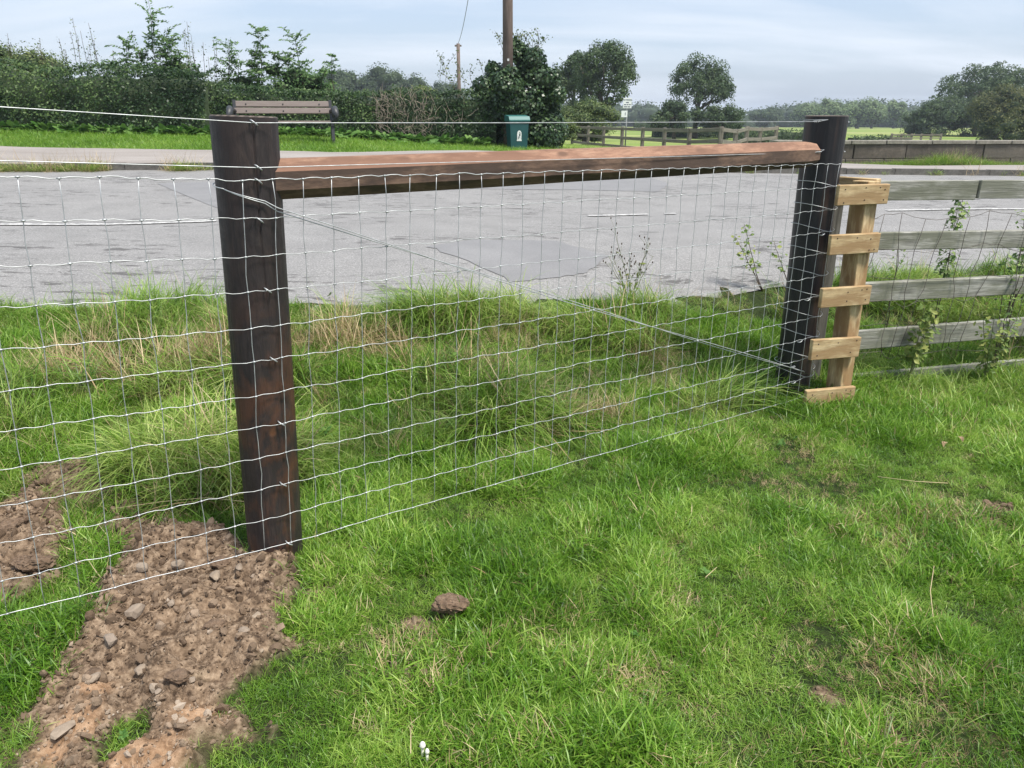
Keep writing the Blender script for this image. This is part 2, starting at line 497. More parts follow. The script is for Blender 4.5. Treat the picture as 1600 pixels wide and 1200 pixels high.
M.b.inputs['Specular IOR Level'].default_value = 0.35
asphalt = M.m
M = NM('asphalt_patch')
co = M.n('ShaderNodeTexCoord').outputs['Object']
n_f = M.noise(co, 80, 6, 0.85); n_m = M.noise(co, 1.7, 5, 0.65)
c = M.ramp(n_m, [(0.3, (0.18, 0.178, 0.18)), (0.7, (0.238, 0.235, 0.236))])
c = M.mix(M.ramp(n_f, [(0.35, 0.45), (0.6, 0.0)]), c, (0.09, 0.09, 0.10))
M.base(c); M.rough(0.78); M.bump(n_f, 0.35, 0.004)
patch_m = M.m
M = NM('pavement_asphalt')
co = M.n('ShaderNodeTexCoord').outputs['Object']
n_f = M.noise(co, 60, 4, 0.7); n_m = M.noise(M.coord((.4, 1.5, 1), rot=ROT), 1.2, 5, 0.65)
c = M.ramp(n_m, [(0.3, (0.235, 0.21, 0.19)), (0.7, (0.33, 0.30, 0.28))])
c = M.mix(M.ramp(n_f, [(0.35, 0.35), (0.6, 0.0)]), c, (0.13, 0.11, 0.10))
M.base(c); M.rough(0.9); M.bump(n_f, 0.3, 0.006)
pave_m = M.m

def strip(name, x0, x1, nxs, f0, f1, ns, dz, mat, zfun=Hs):
    X = np.linspace(x0, x1, nxs); T = np.linspace(0, 1, ns)
    XX, TT = np.meshgrid(X, T); Y0 = f0(X)[None, :]; Y1 = f1(X)[None, :]
    YY = Y0 + (Y1 - Y0) * TT
    ZZ = zfun(XX, YY) + dz
    i = np.arange(nxs * ns).reshape(ns, nxs)
    q = np.stack([i[:-1, :-1], i[:-1, 1:], i[1:, 1:], i[1:, :-1]], -1).reshape(-1, 4)
    return link(name, mesh_np(name, np.c_[XX.ravel(), YY.ravel(), ZZ.ravel()], q), mat)
tag(strip('road', -38, 58, 420, lambda x: y_near(x) - .02, lambda x: y_far(x) + .02, 60, 0.0, asphalt), kind='structure')
tag(strip('pavement', -38, 58, 200, lambda x: y_far(x) + .13, pave_back, 20, 0.09, pave_m), kind='structure')

# resurfaced patches and markings lie a few millimetres above the road
def sheet(name, pxpts, dz, mat, jag=0.0, sub=10):
    P = [pxy(a, b) for a, b in pxpts]
    pts = []
    for i in range(len(P)):
        a = Vector(P[i]); b = Vector(P[(i + 1) % len(P)])
        for k in range(sub):
            t = k / sub
            p = a.lerp(b, t); pts.append((p.x + random.uniform(-jag, jag), p.y + random.uniform(-jag, jag)))
    cx = sum(p[0] for p in pts) / len(pts); cy = sum(p[1] for p in pts) / len(pts)
    V = []; rings = 6
    for r in range(rings + 1):
        t = 1 - r / (rings + 0.0)
        for p in pts:
            x = cx + (p[0] - cx) * t; y = cy + (p[1] - cy) * t
            V.append((x, y))
    V = np.array(V); n = len(pts)
    q = [(r * n + k, r * n + (k + 1) % n, (r + 1) * n + (k + 1) % n, (r + 1) * n + k) for r in range(rings - 1) for k in range(n)]
    t3 = [((rings - 1) * n + k, (rings - 1) * n + (k + 1) % n, rings * n) for k in range(n)]
    me = mesh_np(name, np.c_[V, Hs(V[:, 0], V[:, 1]) + dz], q, t3)
    return tag(link(name, me, mat), kind='structure')
sheet('road_patch', [(245, 287), (360, 283), (420, 300), (420, 345), (338, 325)], .004, patch_m)
sheet('road_patch', [(668, 386), (738, 375), (868, 377), (950, 402), (915, 428), (800, 444)], .004, patch_m, .02)
sheet('road_patch', [(620, 291), (760, 284), (1010, 276), (1045, 287), (1030, 300), (900, 297), (760, 296)], .004, patch_m, .01)

M = NM('road_paint')
co = M.n('ShaderNodeTexCoord').outputs['Object']
n_ = M.noise(co, 22, 5, 0.75)
c = M.ramp(n_, [(0.40, (0.24, 0.24, 0.24)), (0.60, (0.58, 0.57, 0.55))])
M.base(c); M.rough(0.7); paint = M.m
def marking(ax0, ay0, ax1, ay1, w=0.10):
    a = Vector(pxy(ax0, ay0)); b = Vector(pxy(ax1, ay1)); d = (b - a).normalized(); n_ = Vector((-d.y, d.x))
    k = 60; V = []
    for i in range(k + 1):
        p = a.lerp(b, i / k)
        for sgn in (-1, 1):
            q_ = p + n_ * sgn * (w / 2 + random.uniform(-.012, .004))
            V.append((q_.x, q_.y))
    V = np.array(V)
    q = [(2 * i, 2 * i + 2, 2 * i + 3, 2 * i + 1) for i in range(k)]
    tag(link('road_marking', mesh_np('road_marking', np.c_[V, Hs(V[:, 0], V[:, 1]) + .009], q), paint), kind='structure')
marking(-260, 354, 338, 346, .11); marking(918, 338, 1012, 335.5, .10); marking(1038, 335, 1056, 334.7, .09); marking(1385, 330, 1900, 324, .085)
marking(-1100, 362, -600, 358)

# kerb stones
M = NM('kerb_concrete')
co = M.n('ShaderNodeTexCoord').outputs['Object']
n_ = M.noise(co, 9, 6, 0.7)
M.base(M.ramp(n_, [(0.3, (0.06, 0.057, 0.05)), (0.7, (0.16, 0.15, 0.135))])); M.rough(.9); M.bump(n_, .4, .01)
kerb_m = M.m
kb = empty('kerb', (0, float(y_far(0)), 0)); tag(kb, kind='structure')
kme = MB().box((0, 0, 0), .905, .125, .26).mesh('kerb_stone', False); kme.materials.append(kerb_m)
x = -30.0; ka = math.atan(0.135)
while x < 46:
    px_ = x; py_ = float(y_far(x)) + .075
    o = bpy.data.objects.new('kerb_stone', kme); COL.objects.link(o); o.parent = kb
    drop = 0.0
    z = H1(px_, py_)
    slope = math.atan2(H1(px_ + .4, float(y_far(px_ + .4))) - H1(px_ - .4, float(y_far(px_ - .4))), .8)
    o.location = Vector((px_, py_, z - .03 + random.uniform(-.006, .006))) - ORG[kb.name]
    o.rotation_euler = (0, -slope, ka)
    x += .915 * math.cos(ka)

# ------------------------------------------------------------------ instancing through geometry nodes
def scatter(name, P, rot, scale, vidx, variants, tint, mat=None):
    col = bpy.data.collections.new(name + '_kinds')
    for i, me in enumerate(variants):
        o = bpy.data.objects.new('%s_kind_%02d' % (name, i), me); col.objects.link(o)
    me = bpy.data.meshes.new(name)
    me.vertices.add(len(P)); me.vertices.foreach_set('co', np.asarray(P, np.float32).ravel())
    for nm, ty, dat in (('rot', 'FLOAT_VECTOR', rot), ('scl', 'FLOAT_VECTOR', scale), ('tint', 'FLOAT', tint)):
        a = me.attributes.new(nm, ty, 'POINT'); a.data.foreach_set('vector' if ty == 'FLOAT_VECTOR' else 'value', np.asarray(dat, np.float32).ravel())
    a = me.attributes.new('vid', 'INT', 'POINT'); a.data.foreach_set('value', np.asarray(vidx, np.int32))
    ob = bpy.data.objects.new(name, me); COL.objects.link(ob); ORG[ob.name] = Vector((0, 0, 0))
    if mat: me.materials.append(mat)
    ng = bpy.data.node_groups.new(name + '_gn', 'GeometryNodeTree')
    ng.interface.new_socket('Geometry', in_out='INPUT', socket_type='NodeSocketGeometry')
    ng.interface.new_socket('Geometry', in_out='OUTPUT', socket_type='NodeSocketGeometry')
    gi = ng.nodes.new('NodeGroupInput'); go = ng.nodes.new('NodeGroupOutput')
    ci = ng.nodes.new('GeometryNodeCollectionInfo'); ci.inputs['Collection'].default_value = col
    ci.inputs['Separate Children'].default_value = True; ci.inputs['Reset Children'].default_value = True
    iop = ng.nodes.new('GeometryNodeInstanceOnPoints'); iop.inputs['Pick Instance'].default_value = True
    def na(nm, ty):
        n_ = ng.nodes.new('GeometryNodeInputNamedAttribute'); n_.data_type = ty; n_.inputs['Name'].default_value = nm; return n_.outputs['Attribute']
    e2r = ng.nodes.new('FunctionNodeEulerToRotation')
    ng.links.new(na('rot', 'FLOAT_VECTOR'), e2r.inputs[0]); ng.links.new(e2r.outputs[0], iop.inputs['Rotation'])
    ng.links.new(na('scl', 'FLOAT_VECTOR'), iop.inputs['Scale']); ng.links.new(na('vid', 'INT'), iop.inputs['Instance Index'])
    ng.links.new(gi.outputs[0], iop.inputs['Points']); ng.links.new(ci.outputs[0], iop.inputs['Instance']); ng.links.new(iop.outputs[0], go.inputs[0])
    md = ob.modifiers.new('scatter', 'NODES'); md.node_group = ng
    return tag(ob, kind='stuff')

def blade_clump(name, nb, L, W, rad, lean, droop, rng, mat, seg=4, az_bias=None, colr=(0, 1), Lvar=.45):
    V = []; Qd = []; Tt = []; C = []; A = []; n = 0
    for b in range(nb):
        r = rad * math.sqrt(rng.random()); th = rng.random() * 6.283
        p = np.array([r * math.cos(th), r * math.sin(th), -0.006])
        a = rng.random() * 6.283 if az_bias is None else az_bias + rng.normal() * .7
        l = L * (1 - Lvar + Lvar * 1.3 * rng.random()); w = W * (.6 + .7 * rng.random())
        ang = abs(rng.normal()) * lean + .05           # from vertical
        dr = droop * (0.4 + 1.0 * rng.random())
        cb = colr[0] + (colr[1] - colr[0]) * rng.random()
        d = np.array([math.cos(a), math.sin(a), 0]); tw = rng.normal() * .6
        side0 = np.array([-math.sin(a + tw), math.cos(a + tw), 0])
        st = l / seg
        for k in range(seg + 1):
            t = k / seg
            ww = w * (1 - t ** 2.2) * (.75 + .25 * min(1, t * 4)) * .5
            if k < seg:
                V.append(p - side0 * ww); V.append(p + side0 * ww); C += [cb, cb]; A += [t, t]
            else:
                V.append(p.copy()); C.append(cb); A.append(1)
            an = ang + dr * (t + .5 / seg)
            an = min(an, 2.3)
            p = p + st * (math.sin(an) * d + math.cos(an) * np.array([0, 0, 1.0]))
            if p[2] < .003: p[2] = .003 + rng.random() * .008
        for k in range(seg - 1): Qd.append((n + 2 * k, n + 2 * k + 1, n + 2 * k + 3, n + 2 * k + 2))
        Tt.append((n + 2 * seg - 2, n + 2 * seg - 1, n + 2 * seg))
        n = len(V)
    me = mesh_np(name, np.array(V), Qd, Tt, {'col': C, 'along': A})
    me.materials.append(mat)
    return me

G_lawn = leaf_mat('lawn_blade', (0.040, 0.115, 0.008), (0.145, 0.310, 0.020), (0.40, 0.55, 0.11), trans=.42, rough=.42, inst=True, base_c=(0.13, 0.15, 0.045), spec=.5)
G_tall = leaf_mat('tall_blade', (0.045, 0.115, 0.014), (0.180, 0.320, 0.036), (0.46, 0.55, 0.16), trans=.40, rough=.45, inst=True, base_c=(0.22, 0.18, 0.08), spec=.45)
G_dry = leaf_mat('dry_blade', (0.20, 0.135, 0.07), (0.42, 0.31, 0.17), (0.66, 0.54, 0.34), trans=.2, rough=.6, inst=True)
G_weed = leaf_mat('weed_leaf', (0.03, 0.085, 0.018), (0.07, 0.17, 0.03), (0.16, 0.28, 0.07), trans=.3, rough=.5, inst=True)

rg = np.random.default_rng(11)
lawn_k = [blade_clump('lawn_clump', 26, .078, .0040, .05, .95, 1.1, rg, G_lawn) for _ in range(8)]
lawn_k += [blade_clump('lawn_clump', 22, .105, .0044, .055, 1.1, 1.1, rg, G_lawn) for _ in range(4)]
lawn_k += [blade_clump('lawn_clump', 16, .09, .0032, .05, 1.3, .7, rg, G_dry) for _ in range(3)]     # 12,13,14 dry
tall_k = [blade_clump('tall_clump', 34, .30, .0048, .07, .6, 1.7, rg, G_tall, seg=6) for _ in range(6)]
tall_k += [blade_clump('tall_clump', 32, .36, .005, .07, .6, 1.75, rg, G_tall, seg=6, az_bias=0.0) for _ in range(4)]   # combed one way 6-9
tall_k += [blade_clump('straw_clump', 30, .30, .0042, .09, 1.25, .5, rg, G_dry, seg=5) for _ in range(4)]     # 10-13 flattened straw
tall_k += [blade_clump('stalk_clump', 5, .45, .0035, .04, .25, .35, rg, G_dry, seg=5) for _ in range(3)]      # 14-16 upright stalks
tall_k += [blade_clump('mid_clump', 34, .17, .0044, .07, .7, 1.3, rg, G_tall, seg=5) for _ in range(4)]        # 17-20

def weed_mesh(rng, nl=9, L=.06):
    V = []; Qd = []; C = []
    for i in range(nl):
        a = rng.random() * 6.283; l = L * (.6 + .7 * rng.random()); w = l * .28; e = .3 + .5 * rng.random()
        d = np.array([math.cos(a), math.sin(a), 0]); sd2 = np.array([-math.sin(a), math.cos(a), 0]); up = np.array([0, 0, 1.])
        p0 = d * .004; p1 = d * l * .45 * math.cos(e) + up * l * .45 * math.sin(e); p2 = d * l * .95 * math.cos(e * .6) + up * l * .5 * math.sin(e)
        cb = rng.random(); n = len(V)
        V += [p0 - sd2 * w * .15, p0 + sd2 * w * .15, p1 + sd2 * w, p1 - sd2 * w, p2 + sd2 * w * .35, p2 - sd2 * w * .35]
        Qd += [(n, n + 1, n + 2, n + 3), (n + 3, n + 2, n + 4, n + 5)]; C += [cb] * 6
    me = mesh_np('weed', np.array(V), Qd, None, {'col': C, 'along': [.9] * len(V)}); me.materials.append(G_weed); return me
weed_k = [weed_mesh(rg, 9, .06) for _ in range(4)] + [weed_mesh(rg, 12, .10) for _ in range(3)]

def lay(name, X, Y, kinds, vid, sc, tint, tilt=.15, yaw=None, rng=rg, dz=0.0, flatten=None, zf=None):
    n = len(X)
    Z = (ground_h(X, Y) if zf is None else zf(X, Y)) + dz
    rot = np.c_[rng.normal(0, tilt, n), rng.normal(0, tilt, n), rng.random(n) * 6.283 if yaw is None else yaw]
    S = np.c_[sc, sc, sc if flatten is None else sc * flatten]
    return scatter(name, np.c_[X, Y, Z], rot, S, vid, kinds, tint)

def pts_in(n, x0, x1, y0, y1, rng=rg): return rng.uniform(x0, x1, n), rng.uniform(y0, y1, n)

def in_view(X, Y, m=.35): return (np.abs(X) < .70 * Y + m + .15)

# lawn on the near side, thinning into the verge behind the fence
X, Y = pts_in(90000, -3.6, 4.4, .55, 4.9)
fd = FD(X, Y)
right = X > 1.9
keep = in_view(X, Y, .5) & ((fd < 9) & (Y < y_near(X) + .05))
sm = soil_mask(X, Y)
keep &= (rg.random(len(X)) > sm * 1.3)
straw = np.zeros(len(X))
for (a, b, r) in [(1205, 752, .16), (1300, 742, .13), (1250, 700, .2), (1330, 790, .12), (1400, 830, .16), (1370, 1060, .16), (1440, 1050, .15), (1300, 1010, .12), (1500, 790, .2), (860, 1000, .1), (1000, 1080, .1), (1450, 1120, .2), (640, 1010, .15), (300, 740, .2), (220, 810, .15), (1100, 650, .2)]:
    x_, y_ = flat(a, b); straw = np.maximum(straw, np.exp(-((X - x_) ** 2 + (Y - y_) ** 2) / r ** 2))
keep &= rg.random(len(X)) > straw * .22
X, Y, straw, fd = X[keep], Y[keep], straw[keep], fd[keep]
patch = fbm(X * 1.7, Y * 1.7, 44, 3); lush = fbm(X * 3.3 + 5, Y * 3.3, 58, 3)
vid = rg.integers(0, 12, len(X))
dry = rg.random(len(X)) < (.035 + .38 * straw + .06 * smooth(.55, .7, patch))
vid = np.where(dry, rg.integers(12, 15, len(X)), vid)
sc = (.42 + .78 * smooth(.3, .7, lush)) * rg.uniform(.75, 1.2, len(X)) * (1 - .35 * straw)
tint = np.clip(.56 + (patch - .5) * .9 + (fbm(X * 8, Y * 8, 91, 2) - .5) * 1.3 + rg.normal(0, .16, len(X)), 0, 1)
yaw = fbm(X * 1.2, Y * 1.2, 12, 2) * 12 + rg.normal(0, 1.2, len(X))
o = lay('lawn_grass', X, Y, lawn_k, vid, sc, tint, .22, yaw); tag(o, 'short bright green lawn grass in front of the wire fence', 'grass')

# longer lawn tufts
X, Y = pts_in(1800, -3.2, 4.0, .6, 4.6)
fd = FD(X, Y); lush = fbm(X * 2.1 + 9, Y * 2.1, 71, 3)
keep = in_view(X, Y) & (fd < .6) & (rg.random(len(X)) < smooth(.42, .68, lush)) & (soil_mask(X, Y) < .2)
X, Y = X[keep], Y[keep]
o = lay('lawn_tufts', X, Y, tall_k, rg.integers(17, 21, len(X)), rg.uniform(.35, .6, len(X)), np.clip(rg.normal(.6, .2, len(X)), 0, 1), .35); tag(o, 'longer grass tufts scattered through the lawn', 'grass')
X, Y = pts_in(240, -3, 4, .7, 4.9)
keep = in_view(X, Y) & (soil_mask(X, Y) < .3) & (rg.random(len(X)) < .25 + smooth(.5, .7, fbm(X * 2, Y * 2, 5)))
X, Y = X[keep], Y[keep]
o = lay('lawn_weeds', X, Y, weed_k, rg.integers(0, 7, len(X)), rg.uniform(.2, .34, len(X)), rg.uniform(.4, 1, len(X)), .4, dz=.03); tag(o, 'low broad leaved weeds among the lawn grass', 'weeds')

# tall verge grass between fence and road
X, Y = pts_in(34000, -4.6, 7.5, 1.8, 6.6)
fd = FD(X, Y)
start = np.interp(X, [-4, -1.6, -.4, .3, 1.2, 1.6, 1.9], [.5, .55, .42, .30, .02, -.02, 9])
ed = y_near(X) - Y
rightv = (X > 1.75) & (Y > 4.42)
keep = (((fd > start) & (X < 1.9)) | rightv) & (ed > -.03) & in_view(X, Y, .6) & (soil_mask(X, Y) < .4)
keep &= rg.random(len(X)) < .25 + .75 * smooth(.32, .55, fbm(X * 1.9, Y * 2.4, 64, 3)) + .3 * (ed < .4)
X, Y, fd, ed = X[keep], Y[keep], fd[keep], ed[keep]
sp = np.zeros(len(X))
for (a, b, rx, ry) in [(40, 580, .8, .14), (300, 560, .5, .14), (620, 550, .55, .17), (760, 530, .35, .13), (500, 540, .4, .1), (1050, 575, .28, .12), (930, 655, .25, .10), (980, 600, .3, .1), (1120, 590, .2, .1), (130, 560, .6, .1)]:
    x_, y_ = pxy(a, b); sp = np.maximum(sp, np.exp(-(((X - x_) / rx) ** 2 + ((Y - y_) / ry) ** 2) ** 1.5))
h = fbm(X * 2.6, Y * 2.6, 39, 3)
vid = np.where(rg.random(len(X)) < .5, rg.integers(0, 6, len(X)), rg.integers(6, 10, len(X)))
vid = np.where((h < .5) | (rg.random(len(X)) < .3), rg.integers(17, 21, len(X)), vid)
vid = np.where(rg.random(len(X)) < .06 + 1.2 * sp, rg.integers(10, 14, len(X)), vid)
vid = np.where((rg.random(len(X)) < .012), rg.integers(14, 17, len(X)), vid)
sc = rg.uniform(.6, 1.05, len(X)) * (.52 + .95 * smooth(.38, .66, h)) * (1 - .35 * sp)
sc = np.where(X > .9, sc * .78, sc)
sc = np.where((ed < .35) & (X < 1.0), sc * .85, sc)
tint = np.clip(.56 + (fbm(X * 1.4, Y * 2.0, 81, 3) - .5) * 1.9 + rg.normal(0, .13, len(X)), 0, 1)
yaw = fbm(X * .9, Y * 1.3, 17, 2) * 9 + rg.normal(0, .6, len(X))
o = lay('verge_grass', X, Y, tall_k, vid, sc, tint, .16, yaw); tag(o, 'long floppy grass with straw patches between the fence and the road', 'grass')

# grass along the old fence foot, right hand side
X, Y = pts_in(900, 1.75, 4.6, 3.9, 4.75)
sc = rg.uniform(.45, .8, len(X))
keep = in_view(X, Y, .6) & (np.abs(Y - (4.22 + .08 * (X - 1.9))) < .28) & ((X > 2.0) | (Y > 4.15))
X, Y, sc = X[keep], Y[keep], sc[keep]
o = lay('fence_foot_grass', X, Y, tall_k, np.where(rg.random(len(X)) < .5, rg.integers(0, 6, len(X)), rg.integers(17, 21, len(X))), sc, rg.uniform(.2, .9, len(X)), .2); tag(o, 'lush grass growing through the foot of the grey board fence', 'grass')

# grass on the far verge, gutter, wall foot
def far_h(X, Y): return Hs(X, Y)
X, Y = pts_in(26000, -17, 3.5, 14, 20.5)
yb = pave_back(X) - .05
keep = (Y > yb) & (Y < 19.6) & (np.abs(X) < .72 * Y + 1.5) & ~((X > .1) & (Y > 19.2))
X, Y = X[keep], Y[keep]
o = lay('far_verge_grass', X, Y, lawn_k, rg.integers(0, 12, len(X)), rg.uniform(1.1, 1.9, len(X)), np.clip(.55 + (fbm(X, Y, 3) - .5) * .8 + rg.normal(0, .1, len(X)), 0, 1), .2, zf=far_h); tag(o, 'mown grass verge in front of the hedge and bench', 'grass')
X = np.concatenate([rg.uniform(-11, -6.2, 420), rg.normal(-5.1, .18, 45), rg.uniform(-4.5, 14, 60), rg.uniform(9, 15, 60)])
Y = y_far(X) - np.abs(rg.normal(0, .09, len(X))) + .02
o = lay('gutter_grass', X, Y, tall_k, np.where(rg.random(len(X)) < .25, rg.integers(10, 14, len(X)), rg.integers(17, 21, len(X))), rg.uniform(.7, 1.4, len(X)), rg.uniform(.3, .9, len(X)), .2, zf=far_h); tag(o, 'weedy grass growing in the far gutter', 'grass')
X = rg.uniform(8.0, 18, 2600)
WALL_Y = lambda x: 20.9 + .10 * (x - 9)
Y = WALL_Y(X) - .22 - np.abs(rg.normal(0, .16, len(X)))
hh = .75 + 1.2 * np.exp(-((X - 11.3) / 1.1) ** 2) + .5 * fbm(X * 1.5, X * 0, 4)
o = lay('wall_foot_weeds', X, Y, tall_k, np.where(rg.random(len(X)) < .08, rg.integers(10, 14, len(X)), rg.integers(0, 6, len(X))), hh * rg.uniform(.45, .9, len(X)), rg.uniform(.2, .7, len(X)), .2, zf=far_h); tag(o, 'green weeds along the foot of the stone wall', 'weeds')
X, Y = pts_in(9000, 1.5, 9.5, 18, 33)
keep = (Y > pave_back(X)) & (Y > 18 + .5 * (X - 2)) & ~((X > 6.5) & (Y < WALL_Y(X) + .4))
keep &= Y < 33 - 0 * X
X, Y = X[keep], Y[keep]
o = lay('side_field_grass', X, Y, tall_k, rg.integers(17, 21, len(X)), rg.uniform(.5, 1.1, len(X)), rg.uniform(.5, 1, len(X)), .2, zf=far_h); tag(o, 'rough pale grass around the far post and rail fence', 'grass')

# ------------------------------------------------------------------ soil
M = NM('soil_clod')
co = M.n('ShaderNodeTexCoord').outputs['Object']
t = M.attr('tint', 'INSTANCER')
c = M.ramp(t, [(0.0, (0.085, 0.056, 0.037)), (0.5, (0.20, 0.143, 0.098)), (0.85, (0.36, 0.27, 0.195)), (1.0, (0.48, 0.40, 0.32))])
n_ = M.noise(co, 60, 4, .65)
c = M.mix(M.ramp(n_, [(0.35, 0.5), (0.6, 0.0)]), c, (0.07, 0.045, 0.03))
M.base(c); M.rough(0.95); M.bump(n_, .5, .004); M.b.inputs['Specular IOR Level'].default_value = .15
clod_m = M.m

def rock_verts(rng, sub=2, amp=.28, sq=(1, 1, .8)):
    import bmesh
    bm = bmesh.new(); bmesh.ops.create_icosphere(bm, subdivisions=sub, radius=1)
    V = np.array([v.co[:] for v in bm.verts]); F = np.array([[v.index for v in f.verts] for f in bm.faces]); bm.free()
    for k in range(3):
        d = rng.normal(size=3); d /= np.linalg.norm(d); V += d[None] * 0
    o = rng.random(3) * 50
    nz = fbm(V[:, 0] * 1.3 + V[:, 2] * .9 + o[0], V[:, 1] * 1.3 - V[:, 2] * .8 + o[1], int(o[2]), 3) - .5
    V = V * (1 + amp * 2 * nz[:, None])
    for k in range(8):          # facets
        d = rng.normal(size=3); d /= np.linalg.norm(d); lim = .50 + .30 * rng.random()
        pr = V @ d; V = V - np.clip(pr - lim, 0, None)[:, None] * d[None] * .85
    return V * np.array(sq), F
clods = []
for i in range(8):
    V, F = rock_verts(rg, 2 if i < 4 else 1, .55)
    me = mesh_np('clod', V, None, F, None, False); me.materials.append(clod_m); clods.append(me)
X, Y = pts_in(150000, -2.3, 3.4, .6, 3.9)
keep = (soil_mask(X, Y) > .35) & in_view(X, Y, .4)
X, Y = X[keep], Y[keep]
sz = .0035 * (rg.random(len(X)) ** -.42); sz = np.clip(sz * .8, .0018, .020)
m_small = rg.random(len(X)) < np.where(fbm(X * 4, Y * 4, 99) > .5, .95, .7)
X, Y, sz = X[m_small], Y[m_small], sz[m_small]
o = scatter('soil_crumbs', np.c_[X, Y, ground_h(X, Y) + sz * .25], rg.random((len(X), 3)) * 6, np.c_[sz * rg.uniform(.8, 1.4, len(X)), sz, sz * rg.uniform(.6, 1, len(X))], rg.integers(0, 8, len(X)), clods,
            np.clip(rg.normal(.50, .2, len(X)) + (fbm(X * 5, Y * 5, 8) - .5) * .8 + .2 * sand_mask(X, Y), 0, 1))
tag(o, 'loose brown soil crumbs and small clods by the left post', 'soil')

M = NM('stone')
co = M.n('ShaderNodeTexCoord').outputs['Object']
oi = M.n('ShaderNodeObjectInfo')
n_ = M.noise(co, 18, 6, .7)
c = M.ramp(n_, [(0.3, (0.17, 0.125, 0.09)), (0.55, (0.31, 0.245, 0.18)), (0.8, (0.40, 0.33, 0.26))])
c = M.mix(M.math('MULTIPLY', oi.outputs['Random'], .6), c, (0.20, 0.16, 0.13))
M.base(c); M.rough(.9); M.bump(n_, .6, .006); stone_m = M.m
M = NM('clod_big')
co = M.n('ShaderNodeTexCoord').outputs['Object']
n_ = M.noise(co, 45, 6, .75)
M.base(M.ramp(n_, [(0.3, (0.07, 0.045, 0.029)), (0.5, (0.16, 0.105, 0.067)), (0.7, (0.27, 0.19, 0.13))])); M.rough(1); M.bump(n_, .9, .012); bigclod_m = M.m

def rock(name, px, py, r, sq, mat, label, cat, group=None, yaw=0, sub=3, amp=.3, sink=.35):
    x_, y_ = flat(px, py)
    z_ = float(ground_h(np.array([x_]), np.array([y_]))[0])
    V, F = rock_verts(RNG, sub, amp)
    V = V + (RNG.random(V.shape) - .5) * (.05 if name == 'stone' else .16)
    V = V * np.array(sq) * r
    c_, s_ = math.cos(yaw), math.sin(yaw)
    V = V @ np.array([[c_, s_, 0], [-s_, c_, 0], [0, 0, 1]])
    V = V + np.array([x_, y_, z_ + r * sq[2] * (1 - sink)])
    o = link(name, mesh_np(name, V, None, F, None, False), mat, None, (x_, y_, z_))
    return tag(o, label, cat, group)
STN = [
    (340, 916, .022, (1.2, 1, .8), 'smooth pale stone on the soil below the bottom wire near the left post'),
    (376, 906, .014, (1.2, 1, .8), 'small pale pink stone just left of the left post foot'),
    (398, 911, .010, (1.2, 1, .8), 'small round stone nearest the left post foot'),
    (282, 903, .024, (.9, 1, 1.1), 'upright tan stone lying against the bottom wire'),
    (228, 918, .021, (1, 1, 1), 'rounded grey brown stone half buried under the bottom wire'),
    (214, 975, .028, (.8, 1.2, 1.2), 'tall grey flat faced stone standing in the middle of the soil'),
    (405, 980, .014, (1.3, 1, .7), 'pale flat stone at the right edge of the soil heap'),
    (335, 988, .010, (1.3, 1, .7), 'small pale stone in the open soil right of centre'),
    (272, 966, .013, (1, 1, .9), 'round tan stone in the fine soil'),
    (180, 1030, .022, (.9, 1.2, 1.0), 'pale yellow stone with straw beside it'),
    (222, 1058, .020, (1.2, 1, .9), 'tan chunk of stone right of the dark flake'),
    (150, 1082, .018, (1.2, .9, .7), 'dark grey flake of stone in the lower soil'),
    (105, 1150, .024, (1.6, 1, .5), 'long flat pale slab at the lower left soil edge'),
    (30, 1052, .017, (1.5, 1, .4), 'flat pale stone lying in the grass at far left'),
    (98, 1115, .008, (1, 1, .9), 'small pink pebble at the lower left'),
    (252, 1110, .010, (1, 1, .9), 'small pebble in the light sandy soil'),
    (302, 1075, .012, (1, 1, .9), 'brown stone on the grass tongue between the two soil areas'),
    (410, 1032, .009, (1.2, 1, .8), 'reddish pebble at the grass edge right of the soil'),
    (385, 1010, .016, (1.1, 1, .7), 'dark brown stone near the right soil edge'),
]
for (a, b, r, sq, lb) in STN:
    rock('stone', a, b, r * 1.05, sq, stone_m, lb, 'stone', 'stones lying in the dug soil', yaw=RNG.random() * 3, sub=2)
rock('soil_clod', 706, 967, .052, (1.15, 1.0, .72), bigclod_m, 'large dark brown clod of earth alone on the lawn', 'clod', sub=4, amp=.42, sink=-.45)
rock('soil_clod', 322, 860, .026, (1.1, 1, .9), bigclod_m, 'dark clod behind the bottom wire left of the post', 'clod', 'clods on the soil heap', sub=3)
rock('soil_clod', 345, 893, .030, (1.4, 1, .8), bigclod_m, 'broad dark clod in front of the left post foot', 'clod', 'clods on the soil heap', sub=3)
rock('soil_clod', 308, 850, .022, (1.1, 1, .9), bigclod_m, 'rounded clod against the green weeds behind the wire', 'clod', 'clods on the soil heap', sub=3)
rock('soil_clod', 25, 850, .05, (1.2, 1, .8), bigclod_m, 'big dark clod at the left picture edge behind the wire', 'clod', 'clods on the soil heap', sub=4, amp=.4)
rock('soil_clod', 55, 905, .045, (1.3, 1, .8), bigclod_m, 'wide dark clod at the foot of the left heap', 'clod', 'clods on the soil heap', sub=4, amp=.4)
rock('soil_clod', 285, 1090, .03, (1.3, 1, .6), bigclod_m, 'crumbly reddish clod on the lower soil patch', 'clod', 'clods on the soil heap', sub=3)
rock('soil_clod', 150, 1065, .03, (1.2, 1, .7), bigclod_m, 'brown clod beside the dark stone flake', 'clod', 'clods on the soil heap', sub=3)
rock('soil_clod', 340, 1000, .026, (1.4, 1, .6), bigclod_m, 'low brown clod in the right part of the soil', 'clod', 'clods on the soil heap', sub=3)

